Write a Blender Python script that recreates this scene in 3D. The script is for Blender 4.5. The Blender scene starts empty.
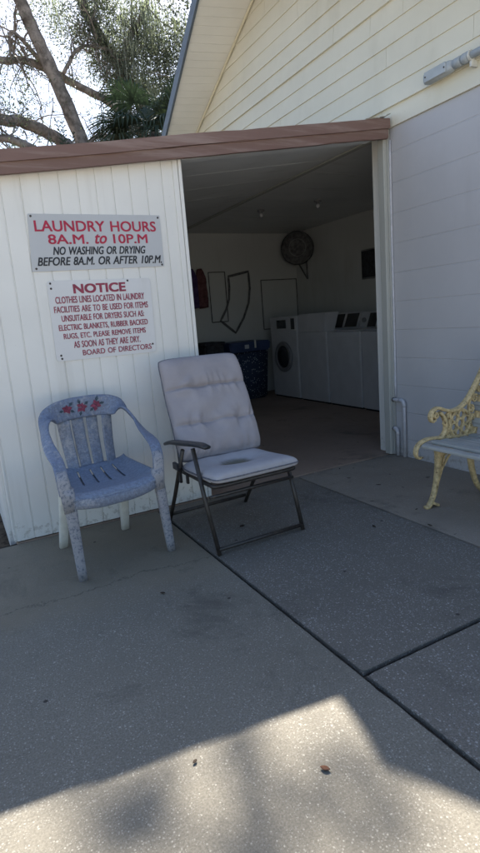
import bpy, bmesh, math, random
import numpy as np
from mathutils import Vector, Matrix, noise

random.seed(11)
rng = np.random.default_rng(7)
SC = bpy.context.scene
COL = SC.collection
PI = math.pi

# ------------------------------------------------------------------ camera
YAW, PITCH, ROLL, FPX = math.radians(27.224), math.radians(11.166), math.radians(-4.598), 543.0
cam_d = bpy.data.cameras.new('camera')
cam = bpy.data.objects.new('camera', cam_d)
COL.objects.link(cam)
fw = Vector((math.sin(YAW) * math.cos(PITCH), math.cos(YAW) * math.cos(PITCH), -math.sin(PITCH)))
rt = Vector((math.cos(YAW), -math.sin(YAW), 0))
up = rt.cross(fw)
r2 = math.cos(ROLL) * rt + math.sin(ROLL) * up
u2 = -math.sin(ROLL) * rt + math.cos(ROLL) * up
cam.matrix_world = Matrix(((r2.x, u2.x, -fw.x, 0), (r2.y, u2.y, -fw.y, 0), (r2.z, u2.z, -fw.z, 1.17), (0, 0, 0, 1)))
cam_d.sensor_fit = 'VERTICAL'
cam_d.sensor_height = 36.0
cam_d.lens = FPX / 853.0 * 36.0
cam_d.clip_start = 0.05
cam_d.clip_end = 1500
SC.camera = cam

# ------------------------------------------------------------------ world and sun
SUN = Vector((0.372, 0.848, 1.0)).normalized()
w = bpy.data.worlds.new('World')
SC.world = w
w.use_nodes = True
nt = w.node_tree
nt.nodes.clear()
sky = nt.nodes.new('ShaderNodeTexSky')
sky.sky_type = 'NISHITA'
sky.sun_disc = False
sky.sun_elevation = math.asin(SUN.z)
sky.sun_rotation = math.atan2(SUN.x, SUN.y)
sky.air_density = 1.0
sky.dust_density = 1.1
sky.ozone_density = 1.0
bg = nt.nodes.new('ShaderNodeBackground')
bg.inputs['Strength'].default_value = 0.075
wo = nt.nodes.new('ShaderNodeOutputWorld')
nt.links.new(sky.outputs[0], bg.inputs[0])
nt.links.new(bg.outputs[0], wo.inputs[0])
sd = bpy.data.lights.new('sun', 'SUN')
sd.energy = 5.0
sd.angle = math.radians(0.53)
sd.color = (1.0, 0.93, 0.82)
so = bpy.data.objects.new('sun', sd)
COL.objects.link(so)
so.rotation_euler = SUN.to_track_quat('Z', 'Y').to_euler()
so.location = (4, 8, 12)
SC.view_settings.view_transform = 'Standard'
SC.view_settings.look = 'None'
SC.view_settings.gamma = 1
SC.view_settings.use_curve_mapping = False
SC.view_settings.exposure = 1.72


# ------------------------------------------------------------------ materials
class NB:
    """small node-building helper around one material"""
    def __init__(s, name, rough=0.7, spec=0.4, metal=0.0):
        s.m = bpy.data.materials.new(name)
        s.m.use_nodes = True
        s.t = s.m.node_tree
        s.b = s.t.nodes['Principled BSDF']
        s.b.inputs['Roughness'].default_value = rough
        s.b.inputs['Specular IOR Level'].default_value = spec
        s.b.inputs['Metallic'].default_value = metal
        s.tc = s.t.nodes.new('ShaderNodeTexCoord')

    def put(s, sock, v):
        if hasattr(v, 'is_output') or isinstance(v, bpy.types.NodeSocket):
            s.t.links.new(v, sock)
        else:
            if sock.type == 'RGBA' and len(v) == 3:
                v = (*v, 1)
            sock.default_value = v

    def obj(s):
        return s.tc.outputs['Object']

    def map(s, scale=(1, 1, 1), loc=(0, 0, 0), rot=(0, 0, 0), vec=None):
        n = s.t.nodes.new('ShaderNodeMapping')
        n.inputs['Scale'].default_value = scale
        n.inputs['Location'].default_value = loc
        n.inputs['Rotation'].default_value = rot
        s.put(n.inputs['Vector'], vec or s.obj())
        return n.outputs[0]

    def noise(s, scale, detail=4, rough=0.6, vec=None, dist=0.0):
        n = s.t.nodes.new('ShaderNodeTexNoise')
        n.inputs['Scale'].default_value = scale
        n.inputs['Detail'].default_value = detail
        n.inputs['Roughness'].default_value = rough
        n.inputs['Distortion'].default_value = dist
        s.put(n.inputs['Vector'], vec or s.obj())
        return n.outputs['Fac']

    def vor(s, scale, vec=None, feature='F1'):
        n = s.t.nodes.new('ShaderNodeTexVoronoi')
        n.feature = feature
        n.inputs['Scale'].default_value = scale
        s.put(n.inputs['Vector'], vec or s.obj())
        return n.outputs['Distance'], n.outputs['Color'] if 'Color' in n.outputs else None

    def math(s, op, a, b=0.0, c=None):
        n = s.t.nodes.new('ShaderNodeMath')
        n.operation = op
        s.put(n.inputs[0], a)
        s.put(n.inputs[1], b)
        if c is not None:
            s.put(n.inputs[2], c)
        return n.outputs[0]

    def ramp(s, f, a, b, lo=0.0, hi=1.0):
        n = s.t.nodes.new('ShaderNodeMapRange')
        n.interpolation_type = 'SMOOTHSTEP'
        s.put(n.inputs['Value'], f)
        n.inputs['From Min'].default_value = a
        n.inputs['From Max'].default_value = b
        n.inputs['To Min'].default_value = lo
        n.inputs['To Max'].default_value = hi
        return n.outputs[0]

    def mix(s, f, a, b, mode='MIX'):
        n = s.t.nodes.new('ShaderNodeMix')
        n.data_type = 'RGBA'
        n.blend_type = mode
        s.put(n.inputs[0], f)
        s.put(n.inputs[6], a)
        s.put(n.inputs[7], b)
        return n.outputs[2]

    def sep(s, vec=None):
        n = s.t.nodes.new('ShaderNodeSeparateXYZ')
        s.put(n.inputs[0], vec or s.obj())
        return n.outputs

    def bump(s, h, strength=0.4, dist=0.003):
        n = s.t.nodes.new('ShaderNodeBump')
        n.inputs['Strength'].default_value = strength
        n.inputs['Distance'].default_value = dist
        s.put(n.inputs['Height'], h)
        s.t.links.new(n.outputs[0], s.b.inputs['Normal'])

    def color(s, v):
        s.put(s.b.inputs['Base Color'], v)
        return s.m


def simple(name, col, rough=0.6, spec=0.4, var=0.12, scale=8.0, bump=0.15, metal=0.0, dirt=None, dirt_scale=5.0, dirt_lo=0.55):
    b = NB(name, rough, spec, metal)
    n = b.noise(scale, 6, 0.65)
    dk = tuple(c * (1 - var * 1.6) for c in col)
    lt = tuple(min(1, c * (1 + var)) for c in col)
    c = b.mix(b.ramp(n, 0.3, 0.7), dk, lt)
    if dirt:
        d = b.noise(dirt_scale, 8, 0.7)
        c = b.mix(b.ramp(d, dirt_lo, dirt_lo + 0.14), c, dirt)
    if bump:
        b.bump(b.noise(scale * 9, 4), bump, 0.002)
    return b.color(c)


def painted(name, col, stain, streak=(6, 6, 0.5), lo=0.5, hi=0.85, amt=0.5, rough=0.55, brick=None, grain=60, splash=0.0):
    """outdoor paint with vertical grime streaks, blotches and light relief"""
    b = NB(name, rough, 0.35)
    st = b.noise(1.0, 6, 0.65, b.map(streak))
    bl = b.noise(1.3, 5, 0.6)
    f = b.math('MULTIPLY', b.ramp(st, lo, hi), amt)
    c = b.mix(b.ramp(bl, 0.3, 0.75), tuple(x * 0.90 for x in col), col)
    c = b.mix(b.ramp(b.noise(0.55, 3), 0.45, 0.6, 0, 0.35), c, tuple(x * 0.86 for x in col))
    c = b.mix(f, c, stain)
    sp = b.noise(75, 3, 0.5)
    c = b.mix(b.ramp(sp, 0.70, 0.78, 0, 0.35), c, stain)
    if splash:                                # specks of mud thrown up by rain
        o = b.sep()
        lim = b.ramp(o[2], 0.02, 0.34, 0.50, 0.80)
        sn = b.noise(24, 8, 0.75)
        c = b.mix(b.math('MULTIPLY', b.ramp(b.math('SUBTRACT', sn, lim), 0.0, 0.07), splash), c, (0.25, 0.215, 0.17))
    h = b.noise(grain, 5, 0.7)
    if brick:
        n = b.t.nodes.new('ShaderNodeTexBrick')
        b.put(n.inputs['Vector'], brick(b))
        n.inputs['Scale'].default_value = 1.0
        n.inputs['Mortar Size'].default_value = 0.007
        n.inputs['Mortar Smooth'].default_value = 0.6
        n.inputs['Brick Width'].default_value = 7.3
        n.inputs['Mortar Size'].default_value = 0.005
        n.inputs['Row Height'].default_value = 0.2127
        bed = b.math('SUBTRACT', 1.0, n.outputs['Fac'])
        wear = b.ramp(b.noise(2.2, 4), 0.35, 0.7)
        c = b.mix(b.math('MULTIPLY', n.outputs['Fac'], b.math('MULTIPLY', wear, 0.16)), c, tuple(x * 0.55 for x in col))
        h = b.math('ADD', b.math('MULTIPLY', bed, 1.3), b.math('MULTIPLY', h, 0.55))
        b.bump(h, 0.5, 0.005)
    else:
        b.bump(h, 0.18, 0.002)
    return b.color(c)


def concrete(name, mask, smooth=(0.235, 0.215, 0.185), agg=(0.215, 0.21, 0.205), pebble=(0.46, 0.45, 0.43), crack=False, density=0.66):
    """mask(nb) gives 1 where the pebbles of the aggregate show, 0 where the surface is smooth"""
    b = NB(name, 0.85, 0.25)
    xyz = b.sep()
    big = b.noise(0.9, 6, 0.6)
    mid = b.noise(7, 6, 0.7)
    fine = b.noise(160, 3, 0.6)
    patch = b.ramp(b.noise(3.2, 6, 0.7), 0.3, 0.7)
    m = mask(b, xyz)
    s = b.mix(b.ramp(big, 0.3, 0.7), tuple(c * 0.82 for c in smooth), tuple(c * 1.1 for c in smooth))
    a = b.mix(b.ramp(big, 0.3, 0.7), tuple(c * 0.86 for c in agg), tuple(c * 1.1 for c in agg))
    a = b.mix(b.ramp(fine, 0.35, 0.65), tuple(c * 0.72 for c in agg), a)
    for sc, th, lo, k in ((150 if density > 0.7 else 120, 0.34, density, 1.0), (70, 0.24, 0.90 if density < 0.7 else 0.97, 1.1), (260, 0.36, density - 0.06, 0.8)):
        d, cc = b.vor(sc)
        pick = b.sep(cc)
        thr = b.math('ADD', lo - 0.14, b.math('MULTIPLY', patch, 0.32))
        on = b.math('MULTIPLY', b.ramp(d, th + 0.1, th - 0.04), b.math('GREATER_THAN', pick[0], thr))
        pc = b.mix(pick[1], tuple(c * 0.62 * k for c in pebble), tuple(min(1, c * 1.15 * k) for c in pebble))
        a = b.mix(b.math('MULTIPLY', on, 0.9), a, pc)
        sp = b.math('MULTIPLY', on, b.math('GREATER_THAN', pick[2], 0.72))
        s = b.mix(b.math('MULTIPLY', sp, 0.45), s, pc)
    s = b.mix(b.ramp(fine, 0.3, 0.7, 0.3, 0.0), s, tuple(c * 0.5 for c in smooth))
    c = b.mix(m, s, a)
    # worn dark blotches and stains with a shape of their own
    c = b.mix(b.ramp(mid, 0.56, 0.75, 0, 0.3), c, (0.065, 0.06, 0.055))
    st = b.noise(1.7, 8, 0.72, None, 0.6)
    c = b.mix(b.ramp(st, 0.53, 0.68, 0, 0.5), c, (0.07, 0.064, 0.056))
    c = b.mix(b.ramp(b.noise(5.5, 8, 0.8, None, 1.2), 0.58, 0.70, 0, 0.3), c, tuple(x * 1.5 for x in agg))
    sp = b.vor(9.0)
    c = b.mix(b.math('MULTIPLY', b.ramp(sp[0], 0.09, 0.05), b.math('GREATER_THAN', b.sep(sp[1])[0], 0.8)), c, (0.05, 0.045, 0.04))
    if crack:
        wv = b.noise(2.5, 8, 0.75)
        line = b.math('ADD', xyz[1], b.math('MULTIPLY', b.math('SUBTRACT', wv, 0.5), 0.34))
        line = b.math('ADD', line, b.math('MULTIPLY', xyz[0], 0.02))
        d = b.math('ABSOLUTE', b.math('SUBTRACT', line, 2.42))
        c = b.mix(b.ramp(d, 0.005, 0.0015, 0, 0.6), c, (0.05, 0.047, 0.042))
    b.bump(b.math('ADD', b.math('MULTIPLY', fine, 0.6), b.noise(45, 4)), 0.35, 0.003)
    return b.color(c)


M = {}
M['wall_white'] = painted('white_paint', (0.80, 0.79, 0.76), (0.45, 0.42, 0.36), (7, 7, 0.5), 0.48, 0.8, 0.35, splash=0.4)


def _yz(b):
    n = b.t.nodes.new('ShaderNodeCombineXYZ')
    o = b.sep()
    b.put(n.inputs[0], o[1])
    b.put(n.inputs[1], o[2])
    return n.outputs[0]


M['wall_block'] = painted('block_paint', (0.55, 0.54, 0.555), (0.40, 0.38, 0.38), (5, 5, 0.7), 0.5, 0.85, 0.3,
                          brick=lambda b: b.map((1, 1, 1), (0.11, 0.0706, 0), (0, 0, 0), _yz(b)), grain=38, splash=0.5)
M['siding'] = painted('cream_siding_paint', (0.79, 0.757, 0.635), (0.48, 0.44, 0.32), (3, 3, 1.2), 0.5, 0.8, 0.28)
M['soffit_trim'] = painted('cream_trim_paint', (0.80, 0.75, 0.58), (0.5, 0.45, 0.3), (3, 3, 3), 0.5, 0.85, 0.3)
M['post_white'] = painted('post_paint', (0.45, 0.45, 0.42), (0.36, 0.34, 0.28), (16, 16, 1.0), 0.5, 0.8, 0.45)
M['rake_blue'] = painted('weathered_blue_grey_paint', (0.12, 0.15, 0.185), (0.055, 0.06, 0.07), (9, 2, 9), 0.45, 0.75, 0.7)
M['fascia'] = painted('faded_red_brown_paint', (0.205, 0.128, 0.11), (0.31, 0.235, 0.21), (1.6, 20, 22), 0.45, 0.7, 0.7, 0.75)
M['fascia_dark'] = painted('faded_red_brown_paint_lower', (0.19, 0.118, 0.10), (0.29, 0.22, 0.20), (1.6, 20, 22), 0.45, 0.7, 0.7, 0.75)
M['roof'] = simple('roof_felt', (0.12, 0.11, 0.10), 0.9, 0.2, 0.2, 12, 0.4)
M['interior'] = painted('interior_paint', (0.56, 0.575, 0.575), (0.3, 0.29, 0.26), (4, 4, 1), 0.5, 0.85, 0.35)
M['ceiling'] = painted('ceiling_paint', (0.74, 0.75, 0.74), (0.28, 0.28, 0.25), (2, 5, 3), 0.5, 0.85, 0.4)
M['floor'] = concrete('interior_concrete', lambda b, o: 0.0, (0.36, 0.265, 0.205))
M['slab_left'] = concrete('concrete_left', lambda b, o: b.ramp(b.math('ADD', o[1], b.math('MULTIPLY', b.math('SUBTRACT', b.noise(2.0, 5), 0.5), 0.5)), 2.42, 2.08), crack=True,
                          smooth=(0.245, 0.212, 0.160), agg=(0.212, 0.195, 0.162), pebble=(0.33, 0.312, 0.272), density=0.72)
M['slab_agg'] = concrete('concrete_aggregate', lambda b, o: b.ramp(b.math('ADD', o[1], b.math('MULTIPLY', b.math('SUBTRACT', b.noise(3.0, 5), 0.5), 0.5)), 3.2, 2.9, 0.35, 1.0),
                         smooth=(0.23, 0.198, 0.158), agg=(0.182, 0.166, 0.143), pebble=(0.33, 0.32, 0.30), density=0.69)
M['slab_strip'] = concrete('concrete_strip', lambda b, o: b.ramp(b.noise(1.5, 5), 0.55, 0.75, 0, 0.4), smooth=(0.30, 0.258, 0.21), agg=(0.25, 0.228, 0.20))
M['bounce_pale'] = simple('pale_bounce_ground', (0.56, 0.52, 0.45), 0.95, 0.1, 0.2, 3, 0.5)  # invented pale surface that reflects sunlight back at the building
M['joint'] = simple('joint_dirt', (0.06, 0.052, 0.044), 0.95, 0.1, 0.4, 60, 0.8, dirt=(0.02, 0.018, 0.015), dirt_scale=30)
M['soil'] = simple('leaf_litter_soil', (0.095, 0.07, 0.05), 0.95, 0.1, 0.45, 16, 0.8, dirt=(0.17, 0.13, 0.09), dirt_scale=40)
M['steel_dark'] = simple('bronze_enamel_tube', (0.036, 0.030, 0.026), 0.42, 0.5, 0.25, 30, 0.1, dirt=(0.16, 0.10, 0.06), dirt_scale=30, dirt_lo=0.62)
M['arm_plastic'] = simple('dark_plastic', (0.022, 0.022, 0.026), 0.38, 0.5, 0.2, 20, 0.05)
M['screw'] = simple('rusted_screw', (0.05, 0.04, 0.035), 0.6, 0.5, 0.3, 40, 0)
M['sign_grey'] = painted('sign_enamel_grey', (0.52, 0.53, 0.55), (0.40, 0.39, 0.36), (6, 6, 1), 0.55, 0.85, 0.3, 0.35)
M['sign_white'] = painted('sign_enamel_white', (0.70, 0.70, 0.71), (0.45, 0.43, 0.38), (6, 6, 1), 0.55, 0.85, 0.3, 0.35)
M['ink_red'] = simple('crimson_ink', (0.42, 0.025, 0.065), 0.5, 0.3, 0.12, 30, 0)
M['ink_maroon'] = simple('faded_maroon_ink', (0.30, 0.045, 0.085), 0.5, 0.3, 0.15, 30, 0)
M['ink_black'] = simple('black_ink', (0.025, 0.027, 0.035), 0.5, 0.3, 0.15, 30, 0)
M['appliance'] = simple('white_enamel', (0.52, 0.52, 0.54), 0.3, 0.5, 0.05, 4, 0)
M['black_gloss'] = simple('black_gloss', (0.03, 0.032, 0.036), 0.15, 0.5, 0.1, 10, 0)
M['grey_plastic'] = simple('grey_plastic', (0.2, 0.2, 0.21), 0.4, 0.4, 0.1, 10, 0)
M['navy'] = simple('navy_plastic', (0.035, 0.055, 0.13), 0.45, 0.4, 0.15, 10, 0.05)
M['black_cloth'] = simple('dark_cloth', (0.05, 0.05, 0.058), 0.9, 0.1, 0.25, 20, 0.4)
M['faded_black'] = simple('faded_black', (0.13, 0.13, 0.135), 0.9, 0.1, 0.25, 20, 0.2)
M['purple'] = simple('purple_cloth', (0.07, 0.045, 0.13), 0.9, 0.1, 0.25, 14, 0.4)
M['red_cloth'] = simple('red_cloth', (0.13, 0.06, 0.065), 0.9, 0.1, 0.25, 14, 0.4)
M['pipe'] = simple('painted_pipe', (0.55, 0.55, 0.59), 0.5, 0.4, 0.08, 20, 0.1, dirt=(0.32, 0.31, 0.32), dirt_scale=14, dirt_lo=0.6)
M['conduit_grey'] = simple('grey_pvc_conduit', (0.42, 0.46, 0.49), 0.5, 0.4, 0.07, 8, 0.05, dirt=(0.3, 0.31, 0.32), dirt_scale=9, dirt_lo=0.58)
M['galv'] = simple('white_flashing', (0.66, 0.66, 0.62), 0.5, 0.4, 0.15, 20, 0.1)
M['bark'] = simple('oak_bark', (0.25, 0.215, 0.19), 0.95, 0.1, 0.35, 5, 1.0, dirt=(0.12, 0.105, 0.095), dirt_scale=7)
M['palm_bark'] = simple('palm_bark', (0.14, 0.11, 0.08), 0.95, 0.1, 0.4, 6, 1.0)
M['dead_leaf'] = simple('dead_leaf', (0.105, 0.038, 0.018), 0.7, 0.3, 0.3, 60, 0.2)
M['dark_leaf'] = simple('dark_dead_leaf', (0.05, 0.035, 0.025), 0.8, 0.2, 0.3, 60, 0.2)


def leafmat(name, col, trans=0.5, rough=0.55):
    b = NB(name, rough, 0.35)
    n = b.noise(1.1, 3)
    c = b.mix(b.ramp(n, 0.3, 0.7), tuple(x * 0.6 for x in col), tuple(x * 1.25 for x in col))
    b.color(c)
    tr = b.t.nodes.new('ShaderNodeBsdfTranslucent')
    b.put(tr.inputs[0], tuple(min(1, x * y) for x, y in zip(col, (1.3, 1.5, 1.0))))
    mx = b.t.nodes.new('ShaderNodeMixShader')
    mx.inputs[0].default_value = trans
    out = b.t.nodes['Material Output']
    b.t.links.new(b.b.outputs[0], mx.inputs[1])
    b.t.links.new(tr.outputs[0], mx.inputs[2])
    b.t.links.new(mx.outputs[0], out.inputs[0])
    return b.m


M['leaf_a'] = leafmat('oak_leaf', (0.095, 0.108, 0.080), 0.3)
M['leaf_b'] = leafmat('oak_leaf_pale', (0.15, 0.16, 0.125), 0.3)
M['leaf_c'] = leafmat('oak_leaf_dark', (0.062, 0.076, 0.060), 0.15)
M['moss'] = leafmat('hanging_moss', (0.30, 0.31, 0.27), 0.5, 0.9)
M['palm_leaf'] = leafmat('palm_leaf', (0.035, 0.055, 0.038), 0.15, 0.75)
M['palm_leaf_b'] = leafmat('palm_leaf_light', (0.055, 0.075, 0.05), 0.15, 0.75)


def mono_blue(name, wear, col=(0.17, 0.21, 0.305)):
    """blue paint over white plastic, mottled with worn specks; wear 0..1"""
    b = NB(name, 0.5, 0.4)
    n1 = b.noise(42, 8, 0.8)
    n2 = b.noise(70, 4, 0.7)
    big = b.noise(6, 4)
    f = b.math('ADD', b.math('MULTIPLY', n1, 0.6), b.math('MULTIPLY', big, 0.4))
    c = b.mix(b.ramp(n2, 0.35, 0.65), tuple(x * 0.8 for x in col), tuple(min(1, x * 1.12) for x in col))
    c = b.mix(b.ramp(f, 0.60 - 0.22 * wear, 0.70 - 0.2 * wear, 0, 0.7), c, tuple(0.40 - 0.06 * wear + k for k in (0, 0.003, 0.02)))
    c = b.mix(b.ramp(b.noise(75, 5, 0.75), 0.52, 0.58, 0, 0.35 + 0.55 * wear), c, (0.13, 0.15, 0.20))
    b.bump(n2, 0.12, 0.001)
    return b.color(c)


M['blue_worn'] = mono_blue('worn_blue_paint', 0.35)
M['blue_seat'] = mono_blue('blue_seat_paint', 0.1, (0.19, 0.235, 0.325))
M['blue_slat'] = mono_blue('speckled_blue_paint', 0.5, (0.19, 0.22, 0.29))
M['blue_leg'] = mono_blue('flaking_leg_paint', 1.0, (0.27, 0.27, 0.32))
M['leg_bare'] = simple('bare_white_plastic', (0.62, 0.61, 0.55), 0.5, 0.4, 0.08, 10, 0.05, dirt=(0.38, 0.35, 0.3), dirt_scale=12, dirt_lo=0.6)
M['petal'] = simple('flower_petal_paint', (0.235, 0.05, 0.095), 0.6, 0.3, 0.3, 60, 0)
M['leafpaint'] = simple('flower_leaf_paint', (0.05, 0.08, 0.11), 0.6, 0.3, 0.3, 60, 0)


def cushion_mat(name, col, stain=None):
    b = NB(name, 0.9, 0.15)
    n = b.noise(4, 6, 0.65)
    c = b.mix(b.ramp(n, 0.3, 0.75), tuple(x * 0.86 for x in col), tuple(x * 1.03 for x in col))
    d = b.noise(11, 8, 0.7)
    c = b.mix(b.ramp(d, 0.60, 0.76, 0, 0.4), c, tuple(x * 0.6 for x in col))
    if stain:
        (sx, sy, rx, ry) = stain
        o = b.sep()
        q = b.math('ADD', b.math('POWER', b.math('ABSOLUTE', b.math('DIVIDE', b.math('SUBTRACT', o[0], sx), rx)), 2.0),
                   b.math('POWER', b.math('ABSOLUTE', b.math('DIVIDE', b.math('SUBTRACT', o[1], sy), ry)), 2.0))
        q = b.math('ADD', q, b.math('MULTIPLY', b.math('SUBTRACT', b.noise(14, 5), 0.5), 1.1))
        c = b.mix(b.ramp(q, 1.25, 0.35, 0, 0.88), c, (0.13, 0.12, 0.085))
    wv = b.noise(420, 2)
    b.bump(b.math('ADD', b.math('MULTIPLY', wv, 0.5), b.noise(30, 5)), 0.3, 0.003)
    return b.color(c)


M['cushion'] = cushion_mat('pale_cushion_fabric', (0.375, 0.345, 0.36))
M['cushion_seat'] = cushion_mat('pale_seat_fabric', (0.43, 0.415, 0.435), (0.0, 0.225, 0.105, 0.068))
M['piping'] = simple('grey_piping', (0.16, 0.16, 0.18), 0.8, 0.2, 0.2, 40, 0.2)
M['iron_cream'] = simple('cream_cast_iron_paint', (0.62, 0.475, 0.25), 0.6, 0.4, 0.2, 40, 0.35, dirt=(0.13, 0.075, 0.035), dirt_scale=45, dirt_lo=0.53)


def slat_mat():
    b = NB('weathered_white_slat', 0.6, 0.35)
    g = b.noise(1.0, 8, 0.75, b.map((60, 2.2, 60)))
    c = b.mix(b.ramp(b.noise(5, 4), 0.3, 0.7), (0.33, 0.335, 0.32), (0.44, 0.44, 0.415))
    c = b.mix(b.ramp(g, 0.52, 0.66, 0, 0.75), c, (0.13, 0.13, 0.12))
    b.bump(g, 0.4, 0.002)
    return b.color(c)


M['slat'] = slat_mat()


def soffit_mat():
    b = NB('vinyl_soffit', 0.5, 0.35)
    o = b.sep()
    t = b.math('SUBTRACT', o[1], b.math('MULTIPLY', o[0], -0.115))
    fr = b.math('FRACT', b.math('DIVIDE', t, 0.085))
    g = b.math('ABSOLUTE', b.math('SUBTRACT', fr, 0.5))
    c = b.mix(b.ramp(b.noise(1.5, 5), 0.3, 0.7), (0.76, 0.75, 0.70), (0.82, 0.81, 0.76))
    c = b.mix(b.ramp(g, 0.47, 0.5, 0, 0.25), c, (0.38, 0.36, 0.31))
    b.bump(b.ramp(g, 0.5, 0.43), 0.5, 0.004)
    return b.color(c)


M['soffit'] = soffit_mat()


def dotted_mat():
    b = NB('dotted_navy_fabric', 0.8, 0.2)
    d, cc = b.vor(42)
    c = b.mix(b.math('MULTIPLY', b.ramp(d, 0.3, 0.2), b.math('GREATER_THAN', b.sep(cc)[0], 0.45)), (0.03, 0.045, 0.085), (0.50, 0.55, 0.62))
    b.bump(b.noise(40), 0.2, 0.002)
    return b.color(c)


M['dotted'] = dotted_mat()


# ------------------------------------------------------------------ mesh helpers
def tag(o, label=None, cat=None, group=None, kind=None):
    if label: o['label'] = label
    if cat: o['category'] = cat
    if group: o['group'] = group
    if kind: o['kind'] = kind
    return o


def obj(name, bm, mat, parent=None, smooth=False, loc=None):
    me = bpy.data.meshes.new(name)
    bmesh.ops.recalc_face_normals(bm, faces=bm.faces[:])
    bm.to_mesh(me)
    bm.free()
    mats = mat if isinstance(mat, (list, tuple)) else [mat]
    for m in mats:
        me.materials.append(m)
    if smooth:
        me.polygons.foreach_set('use_smooth', [True] * len(me.polygons))
    o = bpy.data.objects.new(name, me)
    COL.objects.link(o)
    if parent: o.parent = parent
    if loc: o.location = loc
    return o


def empty(name, loc, rz, label, cat, group=None):
    o = bpy.data.objects.new(name, None)
    COL.objects.link(o)
    o.empty_display_size = 0.1
    o.location = loc
    o.rotation_euler = (0, 0, rz)
    return tag(o, label, cat, group)


def box(bm, a, b, bev=0.0, seg=1):
    x0, y0, z0 = a
    x1, y1, z1 = b
    vs = [bm.verts.new((x, y, z)) for x in (x0, x1) for y in (y0, y1) for z in (z0, z1)]
    fs = [(0, 1, 3, 2), (4, 6, 7, 5), (0, 4, 5, 1), (2, 3, 7, 6), (0, 2, 6, 4), (1, 5, 7, 3)]
    ff = [bm.faces.new([vs[i] for i in f]) for f in fs]
    if bev:
        es = list({e for f in ff for e in f.edges})
        bmesh.ops.bevel(bm, geom=es, offset=bev, segments=seg, affect='EDGES', profile=0.5)
    return bm


def bx(a, b, bev=0.0, seg=1):
    return box(bmesh.new(), a, b, bev, seg)


def hexa(bm, bot, top):
    """solid between two polygons with the same number of corners"""
    n = len(bot)
    a = [bm.verts.new(p) for p in bot]
    b = [bm.verts.new(p) for p in top]
    bm.faces.new(a)
    bm.faces.new(b)
    for i in range(n):
        bm.faces.new((a[i], a[(i + 1) % n], b[(i + 1) % n], b[i]))
    return bm


def prism(bm, poly, axis, d0, d1):
    """poly in the plane perpendicular to axis, extruded d0..d1"""
    def P(p, d):
        return {'x': (d, p[0], p[1]), 'y': (p[0], d, p[1]), 'z': (p[0], p[1], d)}[axis]
    return hexa(bm, [P(p, d0) for p in poly], [P(p, d1) for p in poly])


def crom(pts, n=8):
    """Catmull-Rom resampling of points (any dimension)"""
    P = [np.array(p, float) for p in pts]
    P = [2 * P[0] - P[1]] + P + [2 * P[-1] - P[-2]]
    out = []
    for i in range(1, len(P) - 2):
        for k in range(n):
            t = k / n
            a, b, c, d = P[i - 1:i + 3]
            out.append(0.5 * ((2 * b) + (c - a) * t + (2 * a - 5 * b + 4 * c - d) * t * t + (3 * b - a - 3 * c + d) * t ** 3))
    out.append(P[-2])
    return out


def sweep(bm, pts, wid, thk, upv=(0, 0, 1), n=10, pw=0.6, closed=False, caps=True):
    """superellipse section (width across, thickness along up) swept along pts"""
    N = len(pts)
    pts = [Vector(p) for p in pts]
    W = wid if isinstance(wid, (list, tuple)) else [wid] * N
    T = thk if isinstance(thk, (list, tuple)) else [thk] * N
    U = upv if isinstance(upv, list) else [upv] * N
    rings = []
    for i in range(N):
        if closed:
            tg = pts[(i + 1) % N] - pts[i - 1]
        else:
            tg = pts[min(i + 1, N - 1)] - pts[max(i - 1, 0)]
        tg.normalize()
        u = Vector(U[i])
        s = tg.cross(u)
        if s.length < 1e-4:
            s = tg.cross(Vector((0.3, 1, 0.2)))
        s.normalize()
        u = s.cross(tg)
        r = []
        for k in range(n):
            a = 2 * PI * k / n
            c, q = math.cos(a), math.sin(a)
            c = math.copysign(abs(c) ** pw, c)
            q = math.copysign(abs(q) ** pw, q)
            r.append(bm.verts.new(pts[i] + s * (c * W[i] / 2) + u * (q * T[i] / 2)))
        rings.append(r)
    m = N if closed else N - 1
    for i in range(m):
        a, b = rings[i], rings[(i + 1) % N]
        for k in range(n):
            bm.faces.new((a[k], a[(k + 1) % n], b[(k + 1) % n], b[k]))
    if caps and not closed:
        bm.faces.new(rings[0])
        bm.faces.new(rings[-1])
    return bm


def tube(bm, pts, r, n=10, **k):
    R = [2 * x for x in r] if isinstance(r, (list, tuple)) else 2 * r
    return sweep(bm, pts, R, R, n=n, pw=1.0, upv=k.pop('upv', (0.13, 0.21, 0.97)), **k)


def lathe(bm, prof, axis='z', c=(0, 0, 0), n=24):
    rings = []
    for r, h in prof:
        ring = []
        for k in range(n):
            a = 2 * PI * k / n
            p = (r * math.cos(a), r * math.sin(a), h)
            if axis == 'x': p = (h, r * math.cos(a), r * math.sin(a))
            if axis == 'y': p = (r * math.cos(a), h, r * math.sin(a))
            ring.append(bm.verts.new(Vector(p) + Vector(c)))
        rings.append(ring)
    for a, b in zip(rings, rings[1:]):
        for k in range(n):
            bm.faces.new((a[k], a[(k + 1) % n], b[(k + 1) % n], b[k]))
    bm.faces.new(rings[0])
    bm.faces.new(rings[-1])
    return bm


def mesh_from(name, V, F, mats, parent=None, idx=None, smooth=False):
    me = bpy.data.meshes.new(name)
    me.from_pydata(V, [], F)
    for m in (mats if isinstance(mats, (list, tuple)) else [mats]):
        me.materials.append(m)
    if idx is not None:
        me.polygons.foreach_set('material_index', idx)
    if smooth:
        me.polygons.foreach_set('use_smooth', [True] * len(me.polygons))
    me.update()
    o = bpy.data.objects.new(name, me)
    COL.objects.link(o)
    if parent: o.parent = parent
    return o


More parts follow.
